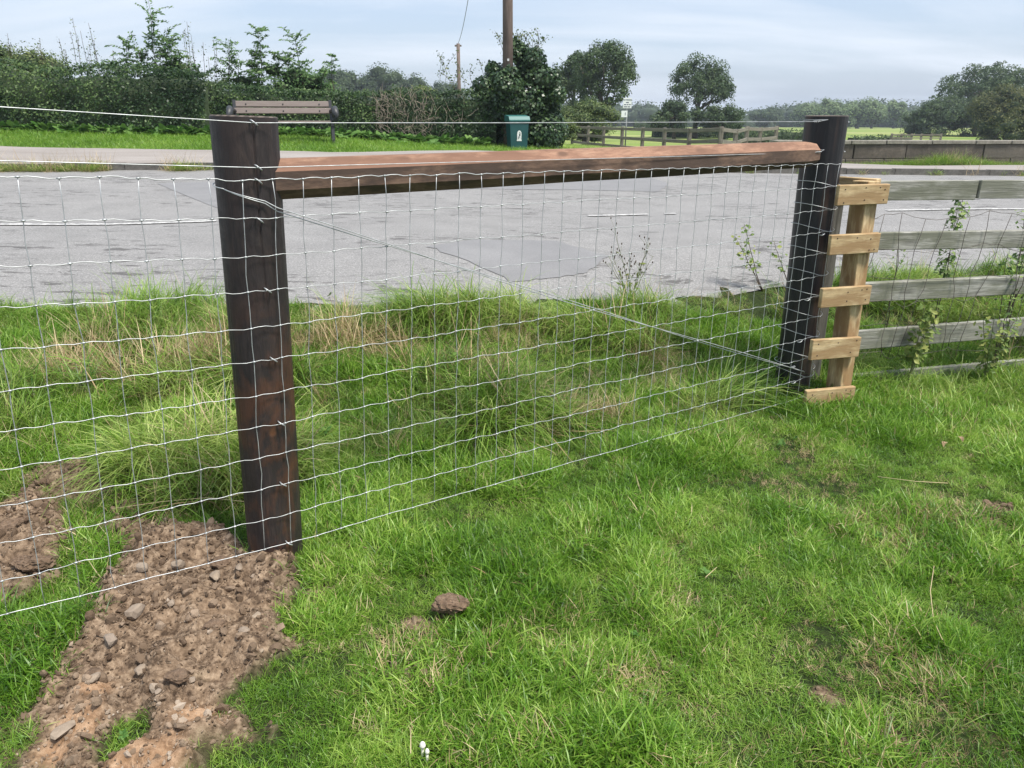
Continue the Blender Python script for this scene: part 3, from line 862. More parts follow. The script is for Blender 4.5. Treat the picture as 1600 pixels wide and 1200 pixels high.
# ------------------------------------------------------------------ strainer posts
M = NM('creosote_post')
co4 = M.coord((5, 5, 1.3)); g = M.noise(co4, 3.0, 8, .72, 1.6)
f = M.noise(M.coord((30, 30, 2.2)), 5, 5, .75, .6)
bl = M.noise(M.coord((2.6, 2.6, 1.6)), 2.3, 6, .65, .4)
sc_ = M.noise(M.coord((1, 1, 1)), 26, 6, .75)
c = M.ramp(g, [(0.3, (0.016, 0.013, 0.014)), (0.5, (0.028, 0.022, 0.022)), (0.72, (0.052, 0.038, 0.033))])
sz_ = M.n('ShaderNodeSeparateXYZ'); M.l(M.n('ShaderNodeTexCoord').outputs['Object'], sz_.inputs[0])
low = M.ramp(sz_.outputs['Z'], [(0.55, 1.0), (1.0, 0.12)])
c = M.mix(M.math('MULTIPLY', low, M.ramp(bl, [(0.46, 0.0), (0.58, 0.85)])), c, (0.095, 0.042, 0.023))
c = M.mix(M.ramp(f, [(0.3, .55), (.5, 0.0)]), c, (0.007, 0.006, 0.006))
c = M.mix(M.ramp(sc_, [(0.62, 0.0), (.75, 0.45)]), c, (0.075, 0.055, 0.045))
vo = M.n('ShaderNodeTexVoronoi'); vo.inputs['Scale'].default_value = 3.0; M.l(M.coord((1.7, 1.7, 1.5)), vo.inputs['Vector'])
c = M.mix(M.ramp(vo.outputs['Distance'], [(0.05, .7), (0.09, 0.0)]), c, (0.15, 0.065, 0.03))
M.base(c); M.rough(M.ramp(sc_, [(0.3, .38), (0.7, .65)])); M.bump(M.math('ADD', M.math('ADD', g, f), M.math('MULTIPLY', sc_, .5)), .45, .003)
M.b.inputs['Specular IOR Level'].default_value = .4
creo = M.m
M = NM('tarred_post')
g = M.noise(M.coord((5, 5, 1.2)), 3.0, 8, .72, 1.6); f = M.noise(M.coord((30, 30, 2.2)), 5, 5, .75, .6); bl = M.noise(M.coord((6, 6, .5)), 1.6, 4, .6)
c = M.ramp(g, [(0.3, (0.0085, 0.0085, 0.011)), (0.5, (0.014, 0.013, 0.016)), (0.72, (0.028, 0.024, 0.025))])
c = M.mix(M.ramp(bl, [(0.50, 0.0), (0.66, 0.8)]), c, (0.070, 0.042, 0.033))
c = M.mix(M.ramp(f, [(0.3, .5), (.5, 0.0)]), c, (0.005, 0.005, 0.006))
M.base(c); M.rough(.42); M.bump(M.math('ADD', g, f), .35, .003); M.b.inputs['Specular IOR Level'].default_value = .4
tar = M.m

def strainer(base, top, r0, r1, label, crack=None, seed=0, mat=None):
    b = Vector(base); t_ = Vector(top); ax_ = (t_ - b); L = ax_.length; ax_.normalize()
    e1 = Vector((1, 0, 0)) - ax_ * ax_.x; e1.normalize(); e2 = ax_.cross(e1)
    n, m = 260, 60
    V = []
    for i in range(m + 1):
        tt = i / m; z = -0.25 + tt * (L + .25)
        for k in range(n):
            th = 2 * math.pi * k / n
            r = (r0 + (r1 - r0) * max(0, z) / L)
            r += .004 * (float(vnoise(math.cos(th) * 1.5 + 5 + seed, z * 1.3 + math.sin(th), 3)) - .5)
            r += .0016 * (float(vnoise(th * 7 + 3 * math.cos(th), z * 2.5 + seed, 5)) - .5)
            if crack is not None:
                ca = crack + .11 * (1.5 - z) + .02 * math.sin(z * 9)
                dth = abs((th - ca + math.pi) % (2 * math.pi) - math.pi) * r0
                dpt = .011 * max(0, min(1, (z - .75) / .5))
                r -= dpt * max(0, 1 - dth / .0022)
            V.append(b + ax_ * z + e1 * math.cos(th) * r + e2 * math.sin(th) * r)
    Qd = [(i * n + k, i * n + (k + 1) % n, (i + 1) * n + (k + 1) % n, (i + 1) * n + k) for i in range(m) for k in range(n)]
    me = MB().add(V, Qd).mesh('post_shaft')
    root = empty('strainer_post', b, label, 'fence post')
    o = link('post_shaft', me, mat or creo, root)
    mb = MB(); c0 = t_
    ring = [V[m * n + k] for k in range(n)]
    ring2 = [c0 + (p - c0) * .965 + ax_ * .004 for p in ring]
    mb.add(ring + ring2 + [c0 + ax_ * .005], [(k, (k + 1) % n, n + (k + 1) % n, n + k) for k in range(n)], [(n + k, n + (k + 1) % n, 2 * n) for k in range(n)])
    mb.build('post_top', endgrain, root)
    return root
M = NM('end_grain')
w = M.n('ShaderNodeTexWave', wave_type='RINGS', rings_direction='Z'); w.inputs['Scale'].default_value = 22; w.inputs['Distortion'].default_value = 1.5
M.l(M.coord(), w.inputs['Vector'])
M.base(M.ramp(w.outputs['Fac'], [(0.2, (0.05, 0.04, 0.035)), (0.8, (0.12, 0.095, 0.08))])); M.rough(.8); endgrain = M.m

PA0 = Vector((-.850, 2.411, 0)); PA1 = Vector((-.806, 2.443, 1.494))
PB0 = Vector((1.577, 4.086, 0)); PB1 = Vector((1.583, 4.090, 1.494))
# angle of crack on post A: facing slightly right of the camera
postA = strainer(PA0, PA1, .094, .098, 'thick dark brown round post at the left with a long split', crack=math.radians(-58))
postB = strainer(PB0, PB1, .092, .103, 'thick blackish round strainer post at the right end of the wire mesh', seed=9, mat=tar)

# ------------------------------------------------------------------ wire
M = NM('galvanised_wire')
co = M.n('ShaderNodeTexCoord').outputs['Object']
n_ = M.noise(co, 30, 3)
M.base(M.ramp(n_, [(0.3, (0.36, 0.375, 0.38)), (0.7, (0.60, 0.62, 0.63))])); M.b.inputs['Metallic'].default_value = .5; M.rough(.45)
galv = M.m
D = Vector((.823, .568, 0)).normalized(); NC = Vector((.568, -.823, 0)).normalized()   # along fence / toward camera
FO = Vector((-.85, 2.411, 0)) + NC * .1065

def fhit(px, py, off=0.0):
    a, b = ratio(px, py)
    o_ = FO + NC * off
    # (a t, t) = o + D s
    # solve a t - D.x s = o.x ; t - D.y s = o.y
    det = -a * -0 + 1
    A_ = np.array([[a, -D.x], [1, -D.y]]); t, s_ = np.linalg.solve(A_, np.array([o_.x, o_.y]))
    return s_, EYE + b * t
def fpt(s_, z, off=0.0):
    p = FO + D * s_ + NC * off; return Vector((p.x, p.y, z))

R0 = [276, 346, 416, 481, 548, 612, 675, 734, 793, 850, 908, 962]
RA = [281, 342, 402, 457, 513, 565, 617, 666, 714, 762, 809, 854]
XA = [388, 390, 393, 396, 400, 405, 410, 413, 417, 420, 425, 428]
RB = [257, 294, 331, 366, 401, 436, 469, 502, 534, 566, 597, 627]
XB = [1276, 1272, 1266, 1262, 1258, 1254, 1249, 1246, 1242, 1238, 1234, 1232]
rows = []
for i in range(12):
    a = fhit(0, R0[i]); b = fhit(XA[i], RA[i]); c_ = fhit(XB[i], RB[i])
    sl = (b[1] - a[1]) / (b[0] - a[0])
    rows.append([(-1.9, a[1] + sl * (-1.9 - a[0])), a, b, c_])
sB = 2.95
def lean(s_): return -.062 * float(np.interp(s_, [-1.9, 0.15, 2.9], [.95, 1.0, 0.05]))
# vertical positions along the top row
sv0 = fhit(473, 280)[0]; sp_ = .0925
svs = [sv0 + k * sp_ for k in range(-20, 40) if sv0 + k * sp_ < 3.0]
zt = lambda i, s_: float(np.interp(s_, [p[0] for p in rows[i]], [p[1] for p in rows[i]])) if s_ < rows[i][3][0] else rows[i][3][1]
ztop = rows[0][2][1]; zbot = rows[11][2][1]
rgw = np.random.default_rng(5)
jit = {(k, i): (rgw.normal(0, .0022), rgw.normal(0, .0016)) for k in range(len(svs)) for i in range(12)}
def node(k, i):
    s_ = svs[k]; f_ = i / 11.0
    ss = s_ + lean(s_) * f_ + jit[(k, i)][0]
    return ss, zt(i, ss) + jit[(k, i)][1]
net = empty('wire_mesh_fence', fpt(.5, 0), 'new galvanised wire mesh stapled across the two dark posts', 'wire fence')
kn = MB()
for i in range(12):
    pts = []
    for k in range(len(svs)):
        s_, z_ = node(k, i)
        pts.append((s_, z_))
        if k < len(svs) - 1:
            s2, z2 = node(k + 1, i); cr = rgw.uniform(-.0035, .0035) if i < 11 else 0
            for t_, a_ in ((.25, .2), (.5, 1), (.75, .2)):
                w_ = (.0022 if i < 11 else .0006) * (1 if t_ == .25 else -1 if t_ == .75 else 0) + cr * a_
                pts.append((s_ + (s2 - s_) * t_, z_ + (z2 - z_) * t_ + w_))
        # knot
        p = fpt(s_, z_)
        kn.tube([p - D * .0055, p - D * .002 + NC * .002, p + D * .002 + NC * .002, p + D * .0055], [.0018, .0028, .0028, .0018], 5)
    r_ = .0014 if i in (0, 11) else .00118
    MB().tube([fpt(a, b) for a, b in pts], r_, 5).build('horizontal_wire', galv, net)
o = kn.build('wire_knots', galv, net); o['kind'] = 'stuff'
for k in range(len(svs)):
    pts = []
    for i in range(12):
        s_, z_ = node(k, i); pts.append(fpt(s_, z_, -.002 if i % 2 else .0005))
        if i < 11:
            s2, z2 = node(k, i + 1); pts.append(fpt((s_ + s2) / 2 + rgw.normal(0, .0018), (z_ + z2) / 2))
    MB().tube(pts, .00122, 5).build('vertical_wire', galv, net)

# wire tails looped round the right post
def around(zs, a0, a1, z0, z1, r=.1085, n=16, c=None):
    o_ = []
    for i in range(n + 1):
        t_ = i / n; th = a0 + (a1 - a0) * t_; z_ = z0 + (z1 - z0) * t_
        cc = PB0.lerp(PB1, z_ / 1.494)
        o_.append(Vector((cc.x + math.cos(th) * r, cc.y + math.sin(th) * r, z_)))
    return o_
angC = math.atan2(NC.y, NC.x)                       # toward camera side
angL = angC - math.pi / 2                           # left of the fence direction
for i in range(12):
    z_ = rows[i][3][1]
    pts = around(0, angC + .1, angC + 2 * math.pi - 1.72, z_ - .002, z_ + .030 + rgw.uniform(-.008, .006), r=.1085)
    sk = 2.949 + rgw.uniform(-.012, .012)
    pts += [fpt(2.949 - .094, z_ + .024, -.055), fpt(2.949 - .072, z_ + .016, -.018), fpt(sk - .040, z_ + .006, .003), fpt(sk - .01, z_ + .001, .005), fpt(sk + .015, z_ - .002, .006)]
    if 0 < i < 11:
        MB().tube(pts, .0014, 5).build('wire_tail', galv, net)

def line_wire(pxs, label, r=.0014, off=.002, wrapB=None):
    pts = [fpt(*fhit(a, b), off) for a, b in pxs]
    # densify
    P = []
    for a, b in zip(pts[:-1], pts[1:]):
        for k in range(10): P.append(a.lerp(b, k / 10))
    P.append(pts[-1])
    root = empty('line_wire', (P[len(P) // 2].x, P[len(P) // 2].y, P[len(P) // 2].z), label, 'fence wire', 'plain line wires above the mesh')
    MB().tube(P, r, 6).build('wire_strand', galv, root)
    e = P[-1]; z_ = e.z
    pts = around(0, angC + .25, angC + 2 * math.pi - .9, z_ - .004, z_ + .008, r=.109, n=22)
    MB().tube(pts + [e + D * .01], .0015, 5).build('post_loop', galv, root)
    kn2 = MB(); m_ = []
    for k in range(25):
        t_ = k / 24; m_.append(e - D * (.045 * t_ - .02) + Vector((0, 0, .0035 * math.sin(t_ * 22))) + NC * (.0035 * math.cos(t_ * 22)))
    kn2.tube(m_, .0013, 5).build('tie_twist', galv, root)
line_wire([(-420, 146), (0, 167), (399, 192), (800, 192), (1276, 190)], 'topmost plain wire running just below the post tops')
line_wire([(-420, 243), (0, 251), (404, 262), (540, 258), (1040, 245), (1278, 238)], 'lower plain wire running along the timber rail')

# diagonal brace wire
root = empty('brace_wire', fpt(*fhit(860, 459), .01), 'doubled brace wire slanting from the left post top to the right post foot', 'fence wire')
_z0 = fhit(345, 298)[1]; _c = PA0.lerp(PA1, _z0 / 1.494); _t = math.atan2(NC.y, NC.x) - math.radians(60); a0 = Vector((_c.x + math.cos(_t) * .1035, _c.y + math.sin(_t) * .1035, _z0)); a1 = fpt(*fhit(432, 327), .008); b0 = fpt(*fhit(1255, 580), .006)
for j, sg in enumerate((-1, 1)):
    pts = []
    n = 60
    for k in range(n + 1):
        t_ = k / n; p = a1.lerp(b0, t_)
        sep_ = .0055 * math.cos(t_ * math.pi * 2.6)
        pts.append(p + Vector((0, 0, sg * sep_ - .010 * math.sin(math.pi * t_))) + NC * (.003 * sg))
    pre = []
    for k in range(9):
        t_ = k / 9; th = math.atan2(NC.y, NC.x) + math.radians(-60 + 75 * t_); zz0 = a0.z + (a1.z - a0.z) * t_ * .72; cc = PA0.lerp(PA1, zz0 / 1.494)
        pre.append(Vector((cc.x + math.cos(th) * (.1055 + .004 * t_), cc.y + math.sin(th) * (.1055 + .004 * t_), zz0 + sg * .004 * t_)))
    MB().tube(pre + pts, .0016, 5).build('brace_strand', galv, root)
# loop round left post
cA = PA0.lerp(PA1, a0.z / 1.494)
loop = []
for k in range(22):
    t_ = k / 21; th = angC + math.radians(-60) - t_ * math.radians(190)
    loop.append(Vector((cA.x + math.cos(th) * .1035, cA.y + math.sin(th) * .1035, a0.z + .0 + .03 * t_)))
MB().tube([a0] + loop, .0016, 5).build('post_loop', galv, root)
pts = around(0, angC + .25, angC + 2 * math.pi - 1.2, b0.z - .004, b0.z + .03, r=.108, n=22)
MB().tube(pts, .0016, 5).build('post_loop', galv, root)
e = fpt(*fhit(1237, 573), .008); m_ = []
for k in range(25):
    t_ = k / 24; m_.append(e + D * (.03 * t_ - .015) + Vector((0, 0, .005 * math.sin(t_ * 22))) + NC * (.005 * math.cos(t_ * 22)))
MB().tube(m_, .0015, 5).build('tie_twist', galv, root)

# staples on the left post
def staple(p, a, parent):
    d = Vector((math.cos(a), 0, math.sin(a)))
    d = (D * math.cos(a) + Vector((0, 0, math.sin(a))))
    q0 = p - d * .011; q1 = p + d * .011
    MB().tube([q0 - NC * .014, q0 + NC * .001, q0.lerp(q1, .3) + NC * .004, q0.lerp(q1, .7) + NC * .004, q1 + NC * .001, q1 - NC * .014], .0021, 5).build('staple', galv, parent)
for (a, b) in [(397, 192), (404, 262), (404, 283), (406, 344), (419, 454), (428, 562), (440, 662), (443, 757), (452, 849)]:
    staple(fpt(*fhit(a, b), .003), math.radians(-42), postA)
for (a, b) in [(1285, 366), (1262, 468), (1250, 533), (1240, 597)]:
    staple(fpt(*fhit(a, b), .005), math.radians(20), postB)

# ------------------------------------------------------------------ timber rail
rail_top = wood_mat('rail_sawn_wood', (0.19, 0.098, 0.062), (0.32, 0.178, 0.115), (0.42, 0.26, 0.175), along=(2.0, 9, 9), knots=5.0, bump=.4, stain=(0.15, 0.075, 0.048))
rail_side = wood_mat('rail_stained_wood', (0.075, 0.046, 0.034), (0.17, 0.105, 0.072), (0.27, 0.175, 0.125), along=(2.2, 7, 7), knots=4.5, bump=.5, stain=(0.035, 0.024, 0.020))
def local_obj(name, me, mat, parent, O, xdir, zdir=Vector((0, 0, 1))):
    """local x along xdir"""
    x_ = xdir.normalized(); y_ = zdir.cross(x_).normalized(); z_ = x_.cross(y_)
    Mx = Matrix(((x_.x, y_.x, z_.x, O.x), (x_.y, y_.y, z_.y, O.y), (x_.z, y_.z, z_.z, O.z), (0, 0, 0, 1)))
    o = bpy.data.objects.new(name, me); COL.objects.link(o)
    for m_ in (mat if isinstance(mat, (list, tuple)) else [mat]): me.materials.append(m_)
    if parent is not None:
        o.parent = parent; Mx.translation = Mx.translation - ORG[parent.name]
    o.matrix_basis = Mx
    ORG[o.name] = Vector(O)
    return o
ra = PA0 + D * .075 + Vector((0.03, 0, 1.313)); rb = PB0 - D * .165 + NC * .055 + Vector((0, 0, 1.319))
L = (rb - ra).length
prof = [(-.030, -.062), (.030, -.062), (.060, -.030), (.060, .024), (.026, .060), (-.026, .060), (-.060, .024), (-.060, -.030)]   # (y,z); -y faces the camera
V = []; m = 60
for i in range(m + 1):
    x_ = L * i / m
    ex = 1.0 if i < m - 1 else (.93 if i == m - 1 else .80)
    for k, (a, b) in enumerate(prof):
        V.append((x_ if i < m else L + .01, a * ex + .0025 * (float(vnoise(x_ * 2.5, k * 3.3, 8)) - .5), b * ex + .0025 * (float(vnoise(x_ * 2.5, k * 5.1 + 9, 8)) - .5)))
Qd = []; mi = []
for i in range(m):
    for k in range(8):
        Qd.append((i * 8 + k, (i + 1) * 8 + k, (i + 1) * 8 + (k + 1) % 8, i * 8 + (k + 1) % 8))
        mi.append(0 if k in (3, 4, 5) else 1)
V += [(L + .012, 0, 0), (0, 0, 0)]
Tt = [(m * 8 + k, (m * 8 + 8), m * 8 + (k + 1) % 8) for k in range(8)] + [((k + 1) % 8, m * 8 + 9, k) for k in range(8)]
me = MB().add(V, [tuple(reversed(q)) for q in Qd], Tt).mesh('timber_rail', False)
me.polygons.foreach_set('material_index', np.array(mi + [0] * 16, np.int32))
o = local_obj('timber_rail', me, [rail_top, rail_side], None, ra, rb - ra)
tag(o, 'reddish brown chamfered timber rail wedged between the two dark posts', 'rail')

# ------------------------------------------------------------------ new board ladder beside the right post
new_wood = wood_mat('new_pine', (0.38, 0.26, 0.13), (0.55, 0.41, 0.225), (0.68, 0.54, 0.33), along=(1.4, 13, 13), knots=5.0, bump=.35, stain=(0.27, 0.16, 0.07))
M = NM('rusty_nail'); M.base((.05, .03, .02)); M.rough(.7); nailm = M.m
def board_mesh(name, lx, ly, lz, bev=.003, j=.002):
    import bmesh
    bm = bmesh.new(); bmesh.ops.create_cube(bm, size=1)
    for v in bm.verts: v.co = Vector((v.co.x * lx + random.uniform(-j, j), v.co.y * ly, v.co.z * lz + random.uniform(-j, j)))
    bmesh.ops.bevel(bm, geom=list(bm.edges), offset=bev, segments=1, affect='EDGES', profile=.5)
    me = bpy.data.meshes.new(name); bm.to_mesh(me); bm.free()
    me.polygons.foreach_set('use_smooth', np.zeros(len(me.polygons), bool)); return me
LD = Vector((.965, .262, 0)); LN = Vector((.262, -.965, 0))
lad = empty('board_ladder', Vector((1.79, 4.0, 0)), 'pale new timber upright with short boards nailed across beside the right post', 'timber')
BP = Vector((1.735, 3.945, 0))
boards = [(1308, 1387, 289, 319, 'topmost short board'), (1296, 1372, 366, 396, None), (1282, 1358, 448, 478, None), (1267, 1342, 528, 560, None), (1258, 1333, 606, 632, 'lowest short board resting in the grass')]
nails = MB()
for (x0, x1, y0, y1, lb) in boards:
    xm = (x0 + x1) / 2; ym = (y0 + y1) / 2
    A_ = lambda X_, Y_: None
    a, b = ratio(xm, ym)
    # intersect with the vertical plane through BP along LD
    t, s_ = np.linalg.solve(np.array([[a, -LD.x], [1, -LD.y]]), np.array([BP.x, BP.y]))
    c = Vector((BP.x + LD.x * s_, BP.y + LD.y * s_, EYE + b * t))
    wpx = x1 - x0; zc = c.y * CP + (EYE - c.z) * SP
    wid = wpx * zc / 1200 / (.965 - .262 * a); hei = (y1 - y0) * zc / 1200 * 1.03
    me = board_mesh('board', wid, .026, hei)
    o = local_obj('board', me, new_wood, lad, c, LD + Vector((0, 0, random.uniform(-.012, .012))))
    if lb: o['label'] = lb
    for u in (-.38, .02, .3, .4):
        for w_ in (-.28, .28):
            if random.random() < .7:
                p = c + LD * wid * u + Vector((0, 0, hei * (w_ + random.uniform(-.08, .08)))) + LN * .0135
                nails.tube([p - LN * .002, p + LN * .0012], .0035, 6)
nails.build('nail_heads', nailm, lad)['kind'] = 'stuff'
ub = Vector((1.826, 4.050, -.02)); ut = Vector((1.806, 4.036, 1.185))
me = board_mesh('upright', (ut - ub).length, .10, .085)
local_obj('upright', me, new_wood, lad, (ut + ub) / 2, ut - ub, Vector((.90, .43, 0)))
me = board_mesh('cap_board', .20, .05, .05)
local_obj('cap_board', me, new_wood, lad, Vector((1.80, 4.10, 1.170)) , Vector((-.65, .75, 0)))

# ------------------------------------------------------------------ old grey board fence
old_wood = wood_mat('weathered_wood', (0.16, 0.155, 0.13), (0.33, 0.325, 0.285), (0.50, 0.49, 0.45), along=(.8, 16, 16), knots=2.0, bump=.7, stain=(0.15, 0.155, 0.11))
old_dark = wood_mat('weathered_post', (0.06, 0.055, 0.045), (0.125, 0.118, 0.10), (0.20, 0.19, 0.165), along=(.8, 12, 12), bump=.7)
oldf = empty('board_fence', Vector((2.0, 4.2, 0)), 'weathered grey board fence running right from the black post', 'fence')
OD = Vector((.9865, .164, 0)); ON = Vector((.164, -.9865, 0)); OB = Vector((1.72, 4.215, 0))
def ohit(px, py, off=0):
    a, b = ratio(px, py); o_ = OB + ON * off
    t, s_ = np.linalg.solve(np.array([[a, -OD.x], [1, -OD.y]]), np.array([o_.x, o_.y])); return s_, EYE + b * t
def opt(s_, z, off=0):
    p = OB + OD * s_ + ON * off; return Vector((p.x, p.y, z))
def orail(x0, y0a, y0b, x1, y1a, y1b, ext=0.0):
    a = ohit(x0, (y0a + y0b) / 2, .017); b = ohit(x1, (y1a + y1b) / 2, .017)
    h_ = abs(ohit(x0, y0a, .017)[1] - ohit(x0, y0b, .017)[1])
    A_ = opt(*a); B_ = opt(*b); dd = (B_ - A_)
    B_ = B_ + dd.normalized() * ext
    me = board_mesh('rail', (B_ - A_).length, .034, h_ * .96, .004, .003)
    return local_obj('rail', me, old_wood, oldf, (A_ + B_) / 2, B_ - A_)
orail(1315, 283, 315, 1528, 281, 313); orail(1531, 281, 311, 1600, 281, 311, 1.4)
orail(1335, 363, 393, 1600, 359, 388, 1.4)
orail(1325, 443, 474, 1600, 430, 460, 1.4)
orail(1318, 519, 550, 1600, 497, 527, 1.4)
orail(1300, 588, 604, 1600, 560, 580, 1.4)
for (s_, ht) in ((.02, 1.19), (1.85, 1.2)):
    p = opt(s_, ht / 2 - .1, -.045)
    me = board_mesh('post', ht + .2, .10, .095, .006)
    local_obj('post', me, old_dark, oldf, p, Vector((0, 0, 1)), OD)
# stock netting, old and rusty
M = NM('old_wire'); n_ = M.noise(M.n('ShaderNodeTexCoord').outputs['Object'], 25, 3)
M.base(M.ramp(n_, [(.35, (.055, .045, .04)), (.65, (.16, .145, .13))])); M.rough(.7); M.b.inputs['Metallic'].default_value = .3; oldwire = M.m
on_ = empty('old_wire_netting', opt(.9, 0, .03), 'sagging rusty stock netting hung on the grey board fence', 'wire fence')
rgo = np.random.default_rng(3)
vs = [.17 + .128 * k for k in range(20)]
zr = [.98, .79, .64, .50, .36, .20]
nd = {}
for k in range(20):
    for i in range(6):
        nd[(k, i)] = (vs[k] - .035 * i * (.5 + .5 * math.sin(k * 2.1)) + rgo.normal(0, .007), zr[i] + rgo.normal(0, .010) + .015 * math.sin(k * 1.3), .022 + rgo.uniform(.0, .02))
for k in range(20):
    pts = []
    for i in range(6):
        a = nd[(k, i)]; pts.append(opt(*a))
        if i < 5:
            b = nd[(k, i + 1)]; pts.append(opt((a[0] + b[0]) / 2 + rgo.normal(0, .008), (a[1] + b[1]) / 2, (a[2] + b[2]) / 2))
    MB().tube(pts, .0017, 5).build('vertical_wire', oldwire, on_)
for i in range(6):
    pts = []
    for k in range(20):
        a = nd[(k, i)]; pts.append(opt(*a))
        if k < 19:
            b = nd[(k + 1, i)]; pts.append(opt((a[0] + b[0]) / 2, (a[1] + b[1]) / 2 - .006, (a[2] + b[2]) / 2))
    MB().tube(pts, .0014, 5).build('horizontal_wire', oldwire, on_)

# ------------------------------------------------------------------ plants by the fences
def leaves_np(C, Nn, size, rng, aspect=.5, col=None, fold=0.0):
    """vectorised rhombic leaves"""
    n = len(C); Nn = Nn / (np.linalg.norm(Nn, axis=1)[:, None] + 1e-9)
    r = rng.normal(size=(n, 3)); T = np.cross(Nn, r); T /= (np.linalg.norm(T, axis=1)[:, None] + 1e-9); B = np.cross(Nn, T)
    s_ = size[:, None]
    v0 = C - T * s_ * .5; v1 = C + B * s_ * aspect * .5 + T * s_ * .05 + Nn * s_ * fold; v2 = C + T * s_ * .5; v3 = C - B * s_ * aspect * .5 + T * s_ * .05 + Nn * s_ * fold
    V = np.stack([v0, v1, v2, v3], 1).reshape(-1, 3)
    Qn = np.arange(n * 4).reshape(n, 4)
    c_ = rng.random(n) if col is None else col
    return V, Qn, np.repeat(c_, 4)

def leaf_obj(name, V, Qn, c_, mat, parent=None, org=None):
    return link(name, mesh_np(name, V, Qn, None, {'col': c_}, False), mat, parent, org)

sap_leaf = leaf_mat('sapling_leaf', (0.075, 0.14, 0.035), (0.16, 0.27, 0.07), (0.34, 0.44, 0.15), trans=.35)
ylw_leaf = leaf_mat('yellowing_leaf', (0.09, 0.15, 0.03), (0.17, 0.25, 0.06), (0.33, 0.36, 0.10), trans=.35)
M = NM('twig'); M.base((.075, .055, .04)); M.rough(.85); twig = M.m
M = NM('green_stem'); M.base((.13, .15, .06)); M.rough(.7); gstem = M.m
def sapling(pos, h, nleaf, ls, spread, label, cat, mat=sap_leaf, stems=2, lean_=(0, 0), leafz=(.25, 1), name='sapling', group=None, aspect=.5, stemr=.004, seed=0, smat=None):
    rng = np.random.default_rng(seed + 100)
    root = empty(name, pos, label, cat, group)
    P0 = Vector(pos); LV = []; LN_ = []
    sm_ = MB()
    for q in range(stems):
        a = rng.random() * 6.28; sp2 = spread * (.3 + .7 * rng.random()); hh = h * (1 - .35 * q / max(1, stems) * rng.random())
        pts = []
        for k in range(9):
            t_ = k / 8
            pts.append(P0 + Vector((math.cos(a) * sp2 * t_ ** 1.3 + lean_[0] * t_ + rng.normal(0, .006) * h, math.sin(a) * sp2 * t_ ** 1.3 + lean_[1] * t_ + rng.normal(0, .006) * h, hh * t_)))
        sm_.tube(pts, np.linspace(stemr, stemr * .35, 9), 5)
        m_ = nleaf // stems
        for j in range(m_):
            t_ = leafz[0] + (leafz[1] - leafz[0]) * rng.random(); f_ = t_ * 8; i_ = min(7, int(f_)); p = pts[i_].lerp(pts[i_ + 1], f_ - i_)
            a2 = rng.random() * 6.28; d_ = ls * (.6 + 1.0 * rng.random())
            e = p + Vector((math.cos(a2) * d_, math.sin(a2) * d_, rng.uniform(-.2, .5) * d_))
            if j % 3 == 0: sm_.tube([p, e], stemr * .25, 3, cap=False)
            LV.append(e); LN_.append((math.cos(a2) * .5 + rng.normal(0, .35), math.sin(a2) * .5 - .3 + rng.normal(0, .35), .7))
    sm_.build('stem', smat or twig, root)
    C_ = np.array([tuple(v) for v in LV]); V_, Q_, c_ = leaves_np(C_, np.array(LN_), ls * rng.uniform(.6, 1.25, len(C_)), rng, aspect, fold=.06)
    leaf_obj('foliage', V_, Q_, c_, mat, root)
    return root
def onf(px, py, off=0):
    """ground point near old fence"""
    s_, z_ = ohit(px, py, off); p = opt(s_, 0, off); return (p.x, p.y, H1(p.x, p.y))
p = onf(1465, 470, -.25); sapling(p, 1.02, 230, .036, .06, 'leafy young sapling rising behind the grey boards over the road', 'sapling', stems=2, leafz=(.55, 1), seed=1, aspect=.55)
p = onf(1578, 470, -.25); sapling(p, 1.05, 240, .036, .08, 'leafy sapling at the right picture edge behind the grey boards', 'sapling', stems=3, leafz=(.45, 1), seed=2, lean_=(.05, 0), aspect=.55)
p = onf(1392, 470, -.2); sapling(p, .80, 34, .030, .03, 'thin sparse seedling close to the board ladder', 'sapling', stems=1, leafz=(.35, 1), seed=3, aspect=.55)
p = onf(1425, 560, .07); sapling(p, .50, 200, .040, .10, 'broad leaved nettle in front of the lowest grey boards', 'plant', stems=3, leafz=(.3, 1), seed=4, mat=ylw_leaf, smat=gstem, name='nettle_plant', aspect=.6)
p = onf(1545, 560, .10); sapling(p, .45, 230, .034, .14, 'yellow green weed clump under the right part of the board fence', 'plant', stems=4, leafz=(.2, 1), seed=5, mat=ylw_leaf, smat=gstem, name='weed_plant', aspect=.55)
p = onf(1590, 400, .02); sapling(p, .75, 60, .035, .09, 'small leafy shoot pushing through the netting at the right edge', 'plant', stems=3, leafz=(.4, 1), seed=8, name='weed_plant')
def ongr(px, py): a, b = pxy(px, py); return (a, b, H1(a, b))
p = ongr(1190, 455); sapling(p, .46, 90, .032, .07, 'bramble stem with yellowing leaves leaning over the road edge', 'bramble', mat=ylw_leaf, stems=2, lean_=(-.18, .05), leafz=(.3, 1), seed=6, name='bramble', aspect=.7)
p = ongr(1232, 450); sapling(p, .32, 26, .035, .05, 'smaller bramble shoot against the black post', 'bramble', mat=ylw_leaf, stems=1, lean_=(-.12, .03), leafz=(.3, 1), seed=7, name='bramble', aspect=.7)
# broad low leaves by the road edge right
for i, (a, b, lb) in enumerate([(1520, 478, 'low broad leaved weeds behind the third grey board'), (1590, 492, 'pale broad leaves on the bank at the right picture edge'), (1440, 485, 'low green weeds on the bank left of the pale leaves')]):
    p = ongr(a, b); sapling(p, .14, 60, .06, .16, lb, 'weeds', stems=6, leafz=(.3, 1), seed=20 + i, name='weed_plant', smat=gstem, aspect=.6)
